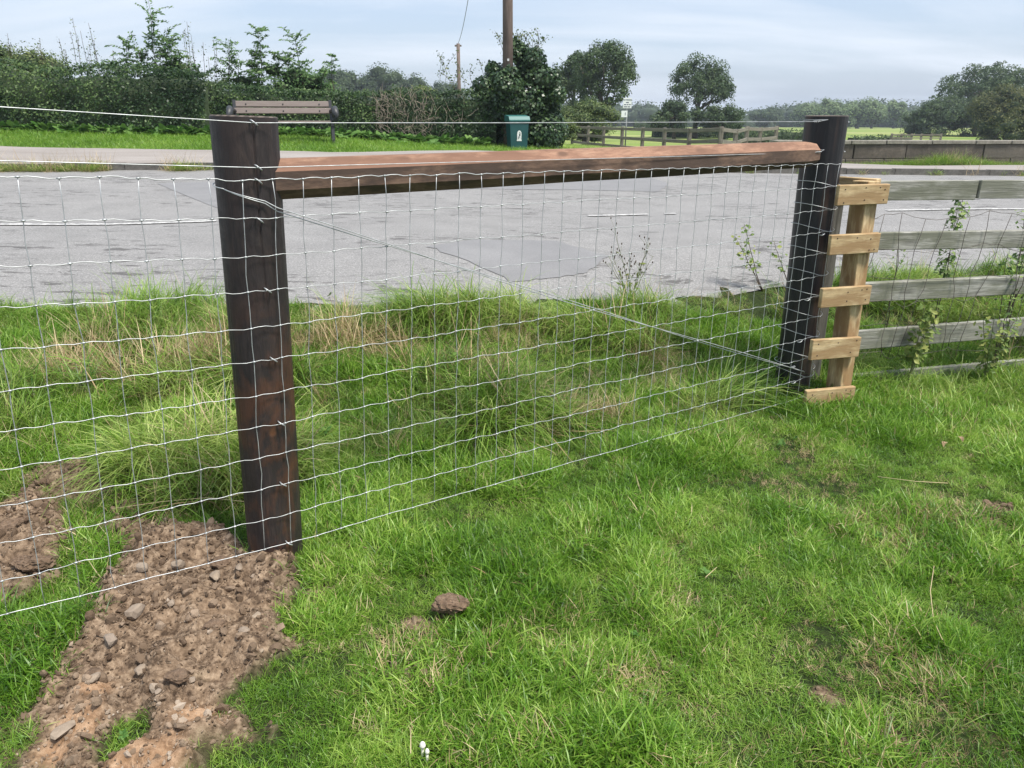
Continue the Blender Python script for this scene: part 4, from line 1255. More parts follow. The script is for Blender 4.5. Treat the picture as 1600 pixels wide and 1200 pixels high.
# dry seed-head weed at the road edge
def seed_weed(pos, label):
    rng = np.random.default_rng(77)
    root = empty('dry_weed', pos, label, 'weed'); P0 = Vector(pos); st_ = MB(); hd = MB(); LV = []; 
    for q in range(9):
        a = rng.uniform(-1, 1); pts = []; hh = rng.uniform(.26, .52)
        for k in range(7):
            t_ = k / 6; pts.append(P0 + Vector((a * .17 * t_ ** 1.2 + rng.normal(0, .004), rng.normal(0, .004) + .03 * t_ * math.sin(q), hh * t_)))
        st_.tube(pts, np.linspace(.0028, .001, 7), 4)
        for j in range(7):
            t_ = rng.uniform(.45, 1); i_ = min(5, int(t_ * 6)); p = pts[i_].lerp(pts[i_ + 1], t_ * 6 - i_)
            e = p + Vector((rng.normal(0, .028), rng.normal(0, .02), rng.uniform(.02, .07)))
            st_.tube([p, e], .0008, 3, cap=False); hd.tube([e, e + Vector((0, 0, .006)), e + Vector((0, 0, .014))], [.002, .005, .002], 5)
        LV += [pts[1] + Vector((rng.normal(0, .02), 0, 0)), pts[2], pts[2] + Vector((rng.normal(0, .02), 0, .03)), pts[3], pts[4] + Vector((rng.normal(0, .02), 0, 0))]
    st_.build('stem', gstem, root); hd.build('seed_heads', twig, root)['kind'] = 'stuff'
    C_ = np.array([tuple(v) for v in LV]); V_, Q_, c_ = leaves_np(C_, rng.normal(size=(len(C_), 3)), np.full(len(C_), .05), rng, .3)
    leaf_obj('foliage', V_, Q_, c_, ylw_leaf, root)
seed_weed(ongr(985, 478), 'dry branching weed with small seed heads at the near road edge')

# small white fungus in the lawn, bottom centre
M = NM('mushroom_white'); M.base((.70, .68, .60)); M.rough(.6); mush = M.m
x_, y_ = flat(660, 1186); z_ = float(ground_h(np.array([x_]), np.array([y_]))[0])
root = empty('mushroom', (x_, y_, z_), 'small white mushrooms poking out of the lawn at the bottom', 'mushroom')
for (dx_, dy_, h_, r_) in ((0, 0, .062, .008), (.012, -.010, .05, .006)):
    b = Vector((x_ + dx_, y_ + dy_, z_)); MB().tube([b, b + Vector((.002, 0, h_ * .8))], [.004, .003], 8).build('stalk', mush, root)
    MB().tube([b + Vector((.002, 0, h_ * .72)), b + Vector((.002, 0, h_ * .8)), b + Vector((.002, 0, h_ * .92)), b + Vector((.002, 0, h_))], [r_ * .9, r_, r_ * .7, r_ * .1], 10).build('cap', mush, root)
# dead leaves and long straws on the lawn
M = NM('dead_leaf'); M.base((.24, .165, .09)); M.rough(.8); dl = M.m
for i, (a, b, lb) in enumerate([(1500, 690, 'curled brown dead leaf on the grass below the board fence'), (1472, 697, 'pale torn straw scrap left of the curled dead leaf')]):
    x_, y_ = flat(a, b); z_ = H1(x_, y_) + .06
    V_, Q_, c_ = leaves_np(np.array([(x_, y_, z_), (x_ + .008, y_, z_ + .004)]), np.array([(0.2, -.7, 1), (-.5, -.5, 1.)]), np.array([.040, .034]), RNG, .45, fold=.25)
    tag(leaf_obj('dead_leaf', V_, Q_, c_, dl, None, (x_, y_, z_)), lb, 'leaf')
M = NM('straw'); M.base((.52, .42, .24)); M.rough(.6); strw = M.m
def straw(pxs, label, r=.0013, lift=.065):
    pts = []
    for a, b in pxs:
        x_, y_ = flat(a, b); pts.append(Vector((x_, y_, H1(x_, y_) + lift + random.uniform(-.012, .012))))
    o = MB().tube(pts, r, 4).build('straw_stalk', strw, None, pts[0]); tag(o, label, 'straw', 'single dry stalks on the grass')
straw([(1455, 905), (1450, 940), (1455, 985), (1468, 1020)], 'bent pale stalk standing in the right foreground grass')
straw([(1370, 750), (1430, 755), (1480, 762)], 'thin pale stalk lying across the right lawn')
straw([(1118, 905), (1100, 925)], 'short straw leaning in the lawn below the mesh')
straw([(643, 1160), (643, 1200)], 'upright pale straw beside the white mushrooms', lift=.05)
straw([(180, 822), (260, 815), (330, 810), (385, 812)], 'long pale stalk lying behind the mesh left of the post')
straw([(1345, 1060), (1365, 1090), (1372, 1100)], 'broken pale stalk in the lower right grass')

# ------------------------------------------------------------------ hedge, ivy, trees
hedge_leaf = leaf_mat('hedge_leaf', (0.0187, 0.0418, 0.0158), (0.0418, 0.0850, 0.0274), (0.1296, 0.1944, 0.0612), trans=.25, rough=.45)
ivy_leaf = leaf_mat('ivy_leaf', (0.0135, 0.0345, 0.0165), (0.0300, 0.0675, 0.0255), (0.0975, 0.1575, 0.0525), trans=.2, rough=.38, spec=.5)
ash_leaf = leaf_mat('ash_leaf', (0.0553, 0.1148, 0.0382), (0.1062, 0.2040, 0.0680), (0.2125, 0.3230, 0.1190), trans=.45)
tree_leaf = leaf_mat('tree_leaf', (0.0315, 0.0560, 0.0266), (0.0595, 0.1015, 0.0406), (0.1190, 0.1680, 0.0630), trans=.3)
willow_leaf = leaf_mat('willow_leaf', (0.0935, 0.1445, 0.0638), (0.1530, 0.2210, 0.0978), (0.2465, 0.3145, 0.1445), trans=.3)
olive_leaf = leaf_mat('olive_leaf', (0.0450, 0.0638, 0.0195), (0.0900, 0.1087, 0.0338), (0.1650, 0.1575, 0.0525), trans=.3)
far_leaf = leaf_mat('far_leaf', (0.0360, 0.0624, 0.0320), (0.0600, 0.0960, 0.0448), (0.1000, 0.1440, 0.0600), trans=.25)
bramble_leaf = leaf_mat('scrub_leaf', (0.0429, 0.0780, 0.0234), (0.0936, 0.1443, 0.0429), (0.2028, 0.2340, 0.0858), trans=.3)
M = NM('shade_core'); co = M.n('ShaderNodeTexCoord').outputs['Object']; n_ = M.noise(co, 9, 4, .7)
M.base(M.ramp(n_, [(.35, (.018, .032, .013)), (.7, (.04, .06, .024))])); M.rough(1); core = M.m  # dark leaf tone for the cores added inside foliage to block light
M = NM('bark'); co = M.coord((4, 4, 1)); n_ = M.noise(co, 5, 5, .7)
M.base(M.ramp(n_, [(.3, (.05, .042, .033)), (.7, (.13, .11, .085))])); M.rough(.95); M.bump(n_, .6, .02); bark = M.m

def hedge(name, P0, P1, depth, h, dens, ls, mat, label, cat='hedge', seed=0, bump=.22, hvar=.25, lcore=True, group=None):
    """leafy wall between two ground points; h=(h0,h1)"""
    rng = np.random.default_rng(seed + 500)
    P0 = np.array(P0[:2]); P1 = np.array(P1[:2]); Lh = np.linalg.norm(P1 - P0); d = (P1 - P0) / Lh; n_ = np.array([d[1], -d[0]])   # toward camera
    root = empty(name, (*((P0 + P1) / 2), H1(*((P0 + P1) / 2))), label, cat, group)
    def hh(u): return (h[0] + (h[1] - h[0]) * u / Lh) * (1 + hvar * (fbm(u * .9, u * 0 + seed, seed + 3, 3) - .5) * 2)
    def pos(u, v, w):     # v 0..1 round the section front-bottom -> front-top -> back
        pass
    area = Lh * (max(h) + depth * .9 + max(h) * .25)
    n = int(area * dens)
    u = rng.random(n) * Lh; sec = rng.random(n)
    H_ = hh(u); zt_ = np.where(sec < .58, rng.random(n) ** .85, 1.0); off = np.where(sec < .58, .5, rng.uniform(-.5, .5, n))
    bk = sec > .93; zt_ = np.where(bk, rng.random(n), zt_); off = np.where(bk, -.5, off)
    lum = fbm(u * 2.4, zt_ * H_ * 2.4 + off * depth * 2, seed + 9, 3)
    bul = (lum - .5) * bump * 2 + rng.normal(0, .03, n)
    taper = 1 - .12 * zt_
    x = P0[0] + d[0] * u + n_[0] * (off * depth * taper); y = P0[1] + d[1] * u + n_[1] * (off * depth * taper)
    front = sec < .58
    x = x + np.where(front, n_[0] * bul, 0); y = y + np.where(front, n_[1] * bul, 0)
    z = Hs(x, y) + zt_ * H_ + np.where(front, 0, bul * .9)
    nrm = np.where(front[:, None], np.array([n_[0], n_[1], .45])[None], np.where(bk[:, None], np.array([-n_[0], -n_[1], .3])[None], np.array([0, -.15, 1.])[None])) + rng.normal(0, .55, (n, 3))
    C = np.c_[x, y, z]
    V, Qn, c_ = leaves_np(C, nrm, ls * rng.uniform(.6, 1.35, n), rng, .62, np.clip(.10 + .70 * rng.random(n) ** 1.4 + (lum - .5) * .7 + (fbm(u * .8, zt_ * 1.5, seed + 40, 3) - .45) * .8, 0, 1))
    leaf_obj('foliage', V, Qn, c_, mat, root)
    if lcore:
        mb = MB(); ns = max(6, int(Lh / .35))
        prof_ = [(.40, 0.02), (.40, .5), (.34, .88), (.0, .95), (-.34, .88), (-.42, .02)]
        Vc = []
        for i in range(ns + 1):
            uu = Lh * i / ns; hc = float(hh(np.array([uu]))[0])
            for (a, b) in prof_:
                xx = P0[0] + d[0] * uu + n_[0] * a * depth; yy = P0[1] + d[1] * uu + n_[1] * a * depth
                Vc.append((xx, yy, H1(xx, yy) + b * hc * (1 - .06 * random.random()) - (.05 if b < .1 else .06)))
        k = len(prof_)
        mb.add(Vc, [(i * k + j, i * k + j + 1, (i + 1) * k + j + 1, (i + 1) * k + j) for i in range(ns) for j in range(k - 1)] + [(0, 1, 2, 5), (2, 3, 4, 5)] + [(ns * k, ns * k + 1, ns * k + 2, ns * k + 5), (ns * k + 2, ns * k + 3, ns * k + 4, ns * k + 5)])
        mb.build('dark_core', core, root)  # dark filler body added to block light through the hedge
    return root, hh

def blob_leaves(cs, rs, n, ls, rng, up=.35, flatb=.0, inner=.25):
    cs = np.array(cs, float); rs = np.array(rs, float)
    if rs.ndim == 1: rs = np.repeat(rs[:, None], 3, 1)
    w_ = (rs[:, 0] * rs[:, 2]); w_ = w_ / w_.sum(); idx_ = rng.choice(len(cs), n, p=w_)
    d = rng.normal(size=(n, 3)); d /= np.linalg.norm(d, axis=1)[:, None]
    d[:, 2] = np.where((d[:, 2] < -.3) & (rng.random(n) < .6), -d[:, 2], d[:, 2])
    r = 1 - inner * rng.random(n) ** 1.5 + rng.normal(0, .05, n)
    C = cs[idx_] + d * rs[idx_] * r[:, None]
    nr = d + np.array([0, 0, up])[None] + rng.normal(0, .5, (n, 3))
    cb = np.clip(.12 + .6 * rng.random(n) + .22 * (rng.random(len(cs))[idx_]), 0, 1)
    return C, nr, cb

def tree(name, px, ybase, Y, w, ztop, zlow, label, cat='tree', mat=tree_leaf, nl=9000, ls=.16, seed=0, group=None, lobes=26, open_=.0, cx=0.0, trunk_r=None, corez=.0, shape='round', lobe_r=.30, base_override=None):
    rng = np.random.default_rng(seed + 900)
    a, b = ratio(px, ybase); X0 = a * Y; gz = H1(X0, Y)
    root = empty(name, (X0, Y, gz), label, cat, group)
    H_ = ztop - zlow; cz = (ztop + zlow) / 2
    cs = []; rs = []
    for i in range(int(lobes * 1.7)):
        d = rng.normal(size=3); d /= np.linalg.norm(d); d[2] = abs(d[2]) * 1.0 if rng.random() < .55 else d[2]
        rr = (.35 + .65 * rng.random() ** .5)
        f_ = lobe_r * (.45 + .75 * rng.random())
        sx = w / 2 * (1 - f_ * .8); sz = H_ / 2 * (1 - f_ * .8)
        zz = d[2] * rr
        wx = 1.0 if shape == 'round' else (1 - .35 * max(0, zz))
        cs.append((X0 + cx + d[0] * rr * sx * wx, Y + d[1] * rr * sx * wx, cz + zz * sz)); q = w / 2 * f_
        rs.append((q, q, q * .8 * min(1.3, H_ / w + .3)))
    nl = int(nl * 1.5); ls = ls * .82
    C, nr, cb = blob_leaves(cs, rs, nl, ls, rng, inner=.5)
    if open_ > 0:
        g_ = fbm(C[:, 0] * 1.1 / (ls * 5), C[:, 2] * 1.1 / (ls * 5) + C[:, 1] * .3, seed + 5, 2)
        k_ = g_ > open_; C, nr, cb = C[k_], nr[k_], cb[k_]
    V, Qn, c_ = leaves_np(C, nr, ls * rng.uniform(.6, 1.4, len(C)), rng, .65, cb)
    leaf_obj('crown', V, Qn, c_, mat, root)
    tr_ = trunk_r or w * .035
    mb = MB()
    top = Vector((X0 + cx * .8, Y, cz + H_ * .2)); base = Vector((X0, Y, gz - .2))
    pts = [base.lerp(top, t_) + Vector((rng.normal(0, tr_ * .4), rng.normal(0, tr_ * .4), 0)) for t_ in np.linspace(0, 1, 7)]
    mb.tube(pts, np.linspace(tr_ * 1.15, tr_ * .3, 7), 8)
    mb.build('trunk', bark, root)
    lb_ = MB()
    for i in range(min(len(cs), 16)):
        s_ = pts[2 + i % 4]; e = Vector(cs[i]); mid = s_.lerp(e, .5) + Vector((0, 0, -.04 * w))
        lb_.tube([s_, mid, e], [tr_ * .45, tr_ * .28, tr_ * .1], 5)
    lb_.build('limbs', bark, root)
    if corez > 0:
        cm = MB()
        for c_, r_ in zip(cs, rs):
            Vr, Fr = rock_verts(rng, 1, .2)
            cm.add(Vr * np.array(r_) * corez + np.array(c_), (), Fr.tolist())
        cm.build('filler_core', core, root)['kind'] = 'stuff'  # added dark lumps that stop see-through in the crown
    return root

def gp(px, py, Y):
    a, b = ratio(px, py); return (a * Y, Y)
# clipped hedge behind the bench
hA = gp(330, 210, 18.9); hB = gp(600, 218, 18.9)
hedge('hedge', hA, hB, .9, (1.06, 1.0), 1000, .055, hedge_leaf, 'dark green clipped hedge behind the bench', seed=1, hvar=.06, bump=.10)
hC = gp(598, 218, 18.9); hD = gp(775, 224, 19.0)
rt, _ = hedge('hedge', hC, hD, .9, (1.08, 1.25), 750, .06, hedge_leaf, 'patchy hedge with bare brown twigs left of the green bin', seed=2, hvar=.10, bump=.12)
# bare twigs on that hedge
rng = np.random.default_rng(42)
M = NM('dead_twig'); M.base((.30, .25, .20)); M.rough(.9); dtw = M.m
tw = MB()
for i in range(230):
    f_ = rng.random(); px_ = 592 + 85 * f_ if i < 210 else 680 + 60 * rng.random()
    x_, y_ = gp(px_, 200, 18.9); z_ = H1(x_, y_) + .15 + .85 * rng.random()
    p = Vector((x_, y_ - .44 - .10 * rng.random(), z_)); pts = [p]
    d_ = Vector((rng.normal(0, .45), rng.normal(0, .2), rng.normal(.6, .5))).normalized()
    for k in range(4):
        p = p + d_ * .075; d_ = (d_ + Vector((rng.normal(0, .35), rng.normal(0, .2) , rng.normal(0, .3)))).normalized(); pts.append(p)
    tw.tube(pts, np.linspace(.0050, .002, 5), 3, cap=False)
tw.build('bare_twigs', dtw, rt)['kind'] = 'stuff'
# wild hedge at left
hE = gp(-420, 205, 18.8); hF = gp(345, 208, 19.0)
hedge('hedge', hE, hF, 1.6, (1.55, 1.35), 620, .062, hedge_leaf, 'overgrown dark hedge at the left behind the grass verge', seed=3, hvar=.14, bump=.20)
# taller scrub behind
tree('bush', 30, 200, 21.3, 3.6, 3.35, .9, 'rounded grey green bush behind the hedge at the far left', 'bush', mat=bramble_leaf, nl=11000, ls=.075, seed=4, lobes=30, corez=.8, trunk_r=.05)
tree('bush', -190, 200, 21.6, 4.2, 3.4, .9, 'leafy bush behind the hedge beyond the left picture edge', 'bush', mat=bramble_leaf, nl=9000, ls=.08, seed=41, lobes=30, corez=.8, trunk_r=.05)
tree('bush', 300, 200, 20.6, 2.4, 2.85, 1.0, 'olive scrub bush rising behind the hedge between the ash saplings', 'bush', mat=bramble_leaf, nl=5000, ls=.07, seed=5, lobes=18, corez=.8, trunk_r=.04)
tree('bush', 450, 200, 20.6, 3.2, 2.75, .9, 'leafy green bush behind the bench and clipped hedge', 'bush', mat=ash_leaf, nl=5200, ls=.075, seed=6, lobes=22, corez=.8, trunk_r=.04)
tree('bush', 180, 200, 20.4, 3.2, 2.55, .9, 'low dark scrub behind the left hedge under the tall ash', 'bush', mat=hedge_leaf, nl=5600, ls=.07, seed=7, lobes=22, corez=.8, trunk_r=.04)
tree('bush', 660, 200, 21.5, 2.6, 2.25, .9, 'yellow green bush peeping over the twiggy hedge', 'bush', mat=bramble_leaf, nl=3600, ls=.08, seed=8, lobes=18, corez=.7, trunk_r=.04)
# low leafy fringe at hedge foot
X = rg.uniform(-14, -.6, 1500); Y = 18.25 + rg.normal(0, .14, len(X)) + .0 * X
o = lay('hedge_foot_weeds', X, Y, weed_k, rg.integers(4, 7, len(X)), rg.uniform(1.2, 2.6, len(X)), rg.uniform(.3, 1, len(X)), .3, zf=far_h, dz=.05); tag(o, 'bright leafy weeds along the hedge foot', 'weeds')

def ash(px, ytop, Yd, spread, label, seed, nb=16, name='ash_sapling', cat='sapling', ls=.10, mat=None, lean_=0.0, leaflets=8, ybase=150):
    spread *= 1.2; nb = int(nb * .8) + 1; ls *= 1.1
    rng = np.random.default_rng(seed + 2000)
    a, b = ratio(px, ytop); X0 = a * Yd; gz = H1(X0, Yd); ztop = EYE + b * Yd
    root = empty(name, (X0, Yd, gz), label, cat, 'saplings growing out of the hedge')
    st_ = MB(); LC = []; LNn = []
    ns = 3 if nb > 10 else 1
    for q in range(ns):
        xo = rng.normal(0, spread * .75) if q else 0
        pts = [Vector((X0 + xo * t_ - lean_ * (1 - t_) + .06 * math.sin(t_ * 5 + seed), Yd + rng.normal(0, .02), gz + (ztop - gz) * t_ * (1 if q == 0 else .88 - .1 * q))) for t_ in np.linspace(0, 1, 8)]
        st_.tube(pts, np.linspace(.022, .004, 8), 5)
        for j in range(nb):
            t_ = 1 - (j / nb) ** 1.2 * .62; f_ = t_ * 7; i_ = min(6, int(f_)); p = pts[i_].lerp(pts[i_ + 1], f_ - i_)
            for sgn in (-1, 1):
                a2 = rng.normal(0, .8) + (0 if sgn > 0 else math.pi); Lr = spread * (.28 + .15 * (1 - t_) + .75 * rng.random() ** 1.5)
                e1 = rng.uniform(.45, 1.25)
                d_ = Vector((math.cos(a2) * math.cos(e1), math.sin(a2) * math.cos(e1), math.sin(e1)))
                q0 = p; rach = [q0]
                for k in range(leaflets):
                    q0 = q0 + d_ * Lr / leaflets; d_ = (d_ + Vector((rng.normal(0, .05), 0, -.13))).normalized(); rach.append(q0)
                    sd2 = d_.cross(Vector((0, 0, 1))).normalized()
                    for s2 in (-1, 1):
                        LC.append(q0 + sd2 * s2 * ls * .45 + Vector((0, 0, rng.normal(0, .01)))); LNn.append((rng.normal(0, .45), -.4 + rng.normal(0, .45), .8))
                st_.tube(rach, .004, 3, cap=False)
    st_.build('stem', twig, root)
    C_ = np.array([tuple(v) for v in LC]); V_, Q_, c_ = leaves_np(C_, np.array(LNn), ls * rng.uniform(.7, 1.25, len(C_)), rng, .42, rng.random(len(C_)))
    leaf_obj('foliage', V_, Q_, c_, mat or ash_leaf, root)
ash(238, 22, 19.6, .55, 'tallest bright green ash sapling above the left hedge', 1, nb=20, lean_=0.1)
ash(262, 60, 19.9, .45, 'second ash sapling crowding the right side of the tallest one', 12, nb=14)
ash(195, 70, 19.7, .42, 'leafy ash sapling just left of the tallest one', 2, nb=13)
ash(352, 72, 19.8, .42, 'ash sapling rising above the hedge left of the bench', 3, nb=12)
ash(400, 48, 19.8, .38, 'narrow ash sapling with a pointed top behind the bench', 4, nb=14)
ash(432, 88, 19.9, .3, 'short ash sapling above the middle of the bench', 5, nb=9)
ash(465, 60, 19.9, .45, 'ash sapling with a feathery top above the bench right end', 6, nb=13)
ash(520, 88, 20.0, .22, 'small leaning ash shoot right of the bench saplings', 7, nb=5)
ash(375, 100, 20.1, .5, 'bushy low ash growth between the bench saplings', 13, nb=12)
def wisp(px, ytop, Yd, label, seed):
    rng = np.random.default_rng(seed + 3000)
    a, b = ratio(px, ytop); X0 = a * Yd; gz = H1(X0, Yd); zt2 = EYE + b * Yd
    root = empty('tall_weed', (X0, Yd, gz), label, 'weed', 'thin weed stems standing above the hedge')
    st_ = MB(); LC = []
    for q in range(3):
        xo = rng.normal(0, .10); tp = zt2 - (0 if q == 0 else rng.uniform(.1, .5))
        pts = [Vector((X0 + xo * t_ + rng.normal(0, .012), Yd, gz + (tp - gz) * t_)) for t_ in np.linspace(0, 1, 8)]
        st_.tube(pts, np.linspace(.009, .004, 8), 4)
        for j in range(30):
            t_ = rng.uniform(.55, 1); f_ = t_ * 7; i_ = min(6, int(f_)); p = pts[i_].lerp(pts[i_ + 1], f_ - i_)
            LC.append(p + Vector((rng.normal(0, .05), rng.normal(0, .04), rng.normal(0, .03))))
    st_.build('stem', twig, root)
    C_ = np.array([tuple(v) for v in LC]); V_, Q_, c_ = leaves_np(C_, rng.normal(size=(len(C_), 3)), .045 * rng.uniform(.6, 1.5, len(C_)), rng, .5)
    leaf_obj('foliage', V_, Q_, c_, bramble_leaf, root)
for i, (a, b, lb) in enumerate([(8, 52, 'thin weed stem over the hedge at the left picture edge'), (58, 60, 'thin weed stem above the rounded bush'), (112, 28, 'tallest thin weed stem left of the ash saplings'), (98, 60, 'thin weed stem at the left foot of the tallest one'), (132, 48, 'thin weed stem second right of the bush'), (148, 36, 'thin weed stem just left of the first ash'),
                               (288, 34, 'thin weed stem right of the tallest ash'), (305, 55, 'thin weed stem between two ash groups'), (325, 62, 'thin weed stem left of the bench ash group'), (168, 78, 'short thin weed stem beside the first ash'), (72, 80, 'short thin weed stem right above the bush')]):
    wisp(a, b, 19.7 + .05 * i, lb, i)

# ivy clad mass round the telegraph pole
rng = np.random.default_rng(8)
gx, gy = gp(815, 235, 19.2)
ivy = empty('ivy_bush', (gx, gy, H1(gx, gy)), 'big dark ivy covered bush wrapped round the telegraph pole', 'bush')
cs = []; rs = []
def zz(py, Y=19.2): return EYE + ratio(800, py)[1] * Y
for (px_, py_, r_) in [(765, 215, .42), (800, 210, .5), (845, 212, .5), (862, 190, .32), (775, 175, .5), (815, 165, .6), (848, 160, .42), (760, 140, .32), (785, 130, .42), (820, 120, .48), (846, 125, .36), (808, 88, .34), (800, 75, .25), (832, 98, .32), (858, 225, .28), (780, 228, .3), (822, 230, .4), (770, 110, .2), (868, 150, .25), (870, 205, .3), (862, 125, .2), (793, 135, .34), (796, 118, .22), (790, 165, .42)]:
    a, b = ratio(px_, py_)
    for k in range(2):
        cs.append((a * 19.2 + rng.normal(0, .05), 19.2 + rng.uniform(-.35, .5) - (.45 if px_ in (793, 796, 790) else 0), EYE + b * 19.2)); rs.append((r_ * rng.uniform(.8, 1.1),) * 3)
C, nr, cb = blob_leaves(cs, rs, 26000, .08, rng, up=.2)
V, Qn, c_ = leaves_np(C, nr, .068 * rng.uniform(.6, 1.4, len(C)), rng, .85, cb)
leaf_obj('ivy_leaves', V, Qn, c_, ivy_leaf, ivy)
cm = MB()
for c_, r_ in zip(cs, rs):
    Vr, Fr = rock_verts(rng, 1, .15); cm.add(Vr * np.array(r_) * .82 + np.array(c_), (), Fr.tolist())
cm.build('filler_core', core, ivy)['kind'] = 'stuff'  # dark lumps added behind the ivy leaves, not real branchwork
st_ = MB(); LC = []
for i in range(26):
    px_ = rng.choice([rng.uniform(675, 770), rng.uniform(780, 845)]); b_ = Vector((ratio(px_, 150)[0] * 19.3, 19.3 + rng.normal(0, .2), zz(rng.uniform(110, 150) if px_ < 770 else 90)))
    d_ = Vector((rng.normal(-.05, .35), rng.normal(0, .2), 1)).normalized(); p = b_; pts = [p]
    for k in range(6):
        p = p + d_ * rng.uniform(.07, .12); d_ = (d_ + Vector((rng.normal(0, .25), 0, rng.normal(0, .1)))).normalized(); pts.append(p)
        for j in range(5): LC.append(p + Vector((rng.normal(0, .05), rng.normal(0, .04), rng.normal(0, .04))))
    st_.tube(pts, .005, 3, cap=False)
st_.build('loose_shoots', twig, ivy)
C_ = np.array([tuple(v) for v in LC]); V_, Q_, c_ = leaves_np(C_, rng.normal(size=(len(C_), 3)), .055 * rng.uniform(.6, 1.4, len(C_)), rng, .6)
leaf_obj('shoot_leaves', V_, Q_, c_, bramble_leaf, ivy)

# telegraph poles and line
pole_m = wood_mat('pole_wood', (0.095, 0.070, 0.060), (0.16, 0.118, 0.10), (0.23, 0.18, 0.155), along=(9, 9, .7), bump=.4)
px0, py0 = gp(793.5, 110, 18.85)
pole = empty('telegraph_pole', (px0, py0, H1(px0, py0)), 'tall brown telegraph pole rising out of the ivy', 'telegraph pole')
ptop = Vector((px0 - .02, py0 - .1, 9.2))
MB().tube([Vector((px0, py0, H1(px0, py0) - .3)), Vector((px0, py0, 4)), ptop], [.125, .112, .09], 20).build('pole_shaft', pole_m, pole)
M = NM('tag_metal'); M.base((.6, .6, .58)); M.rough(.5); tagm = M.m
MB().box((px0 + .01, py0 - .125, zz(94, 18.85)), .045, .012, .05).build('number_plate', tagm, pole, smooth_=False)
MB().box((ptop.x, ptop.y, 9.0), .9, .06, .07).build('cross_arm', pole_m, pole, smooth_=False)
qx, qy = gp(717, 125, 62)
pole2 = empty('telegraph_pole', (qx, qy, H1(qx, qy)), 'thin distant telegraph pole behind the hedge', 'telegraph pole')
ztop2 = EYE + ratio(717, 68)[1] * 62
MB().tube([Vector((qx, qy, H1(qx, qy) - .3)), Vector((qx, qy, ztop2))], [.16, .13], 10).build('pole_shaft', pole_m, pole2)
MB().box((qx, qy, ztop2 - .15), .5, .1, .12).build('cross_arm', pole_m, pole2, smooth_=False)
a_ = Vector((qx, qy, ztop2)); b_ = ptop - Vector((0, 0, .1))
M = NM('cable'); M.base((.05, .05, .055)); M.rough(.6); cab = M.m
pts = [a_.lerp(b_, t_) + Vector((0, 0, -1.0 * 4 * t_ * (1 - t_))) for t_ in np.linspace(0, 1, 40)]
o = MB().tube(pts, .016, 5).build('overhead_cable', cab, None, a_); tag(o, 'thin overhead cable rising from the distant pole', 'cable')

# bench
M = NM('bench_plastic_brown'); n_ = M.noise(M.coord((1, 20, 20)), 4, 4)
M.base(M.ramp(n_, [(.3, (.165, .132, .118)), (.7, (.225, .185, .165))])); M.rough(.65); bslat = M.m
M = NM('bench_frame_dark'); M.base((.030, .032, .036)); M.rough(.5); bfr = M.m
BL = at(368, 215, 16.3); BR = at(523, 219, 16.8)
bd = Vector((BR.x - BL.x, BR.y - BL.y, 0)); bl = bd.length; bd.normalize(); bn = Vector((bd.y, -bd.x, 0))
bc = (BL + BR) / 2; gz = H1(bc.x, bc.y)
bench = empty('park_bench', (bc.x, bc.y, gz), 'brown slatted bench with dark end frames on the far verge', 'bench')
def B(u, v, z): return Vector((bc.x, bc.y, gz)) + bd * u + bn * v + Vector((0, 0, z))
def slat(u, v, z, tilt, hgt, thk, nm='back_slat', lx=None):
    me = board_mesh(nm, lx or bl * .98, thk, hgt, .008)
    zd = (Vector((0, 0, 1)) * math.cos(tilt) - bn * math.sin(tilt))
    return local_obj(nm, me, bslat, bench, B(u, v, z), bd, zd)
slat(0, -.25, .745, .22, .115, .035); slat(0, -.215, .615, .22, .115, .035)
for k in range(4):
    me = board_mesh('seat_slat', bl * .98, .10, .035, .008); local_obj('seat_slat', me, bslat, bench, B(0, -.16 + k * .115, .40), bd)
for sgn in (-1, 1):
    u = sgn * bl * .485
    mb = MB()
    def bar(p, q, w_=.07, t_=.06):
        d_ = (q - p); me_L = d_.length; x_ = d_.normalized(); y_ = bd; z_ = x_.cross(y_)
        Mx = Matrix((x_, y_, z_)).transposed(); mb.box((p + q) / 2, me_L, t_, w_, Mx)
    bar(B(u, -.19, .36), B(u, -.275, .82)); bar(B(u, -.22, .36), B(u, .26, .36), .09)
    bar(B(u, -.2, -.05), B(u, -.12, .36), .10); bar(B(u, .24, -.05), B(u, .17, .36), .10); bar(B(u, -.24, .02), B(u, .28, .02), .07)
    mb.build('end_frame', bfr, bench, smooth_=False)
    uo = u + sgn * .07
    arm = [B(u, -.22, .60), B(uo, -.05, .64), B(uo, .12, .65), B(uo, .22, .61), B(uo, .27, .52), B(uo, .25, .44), B(u, .2, .37)]
    MB().tube(arm, [.045, .055, .065, .07, .07, .06, .05], 10).build('armrest', bfr, bench)
bm_ = MB()
for z_, v_ in ((.745, -.231), (.615, -.196)):
    for u in (-bl * .37, 0, bl * .37):
        p = B(u, v_ + .002, z_); bm_.tube([p, p + bn * .01], .014, 8)
bm_.build('bolts', bfr, bench)['kind'] = 'stuff'
mb = MB(); mb.box(B(0, -.262, .66), .05, .03, .26, Matrix((bd, -bn, Vector((0, 0, 1)))).transposed()); mb.build('centre_brace', bfr, bench, smooth_=False)

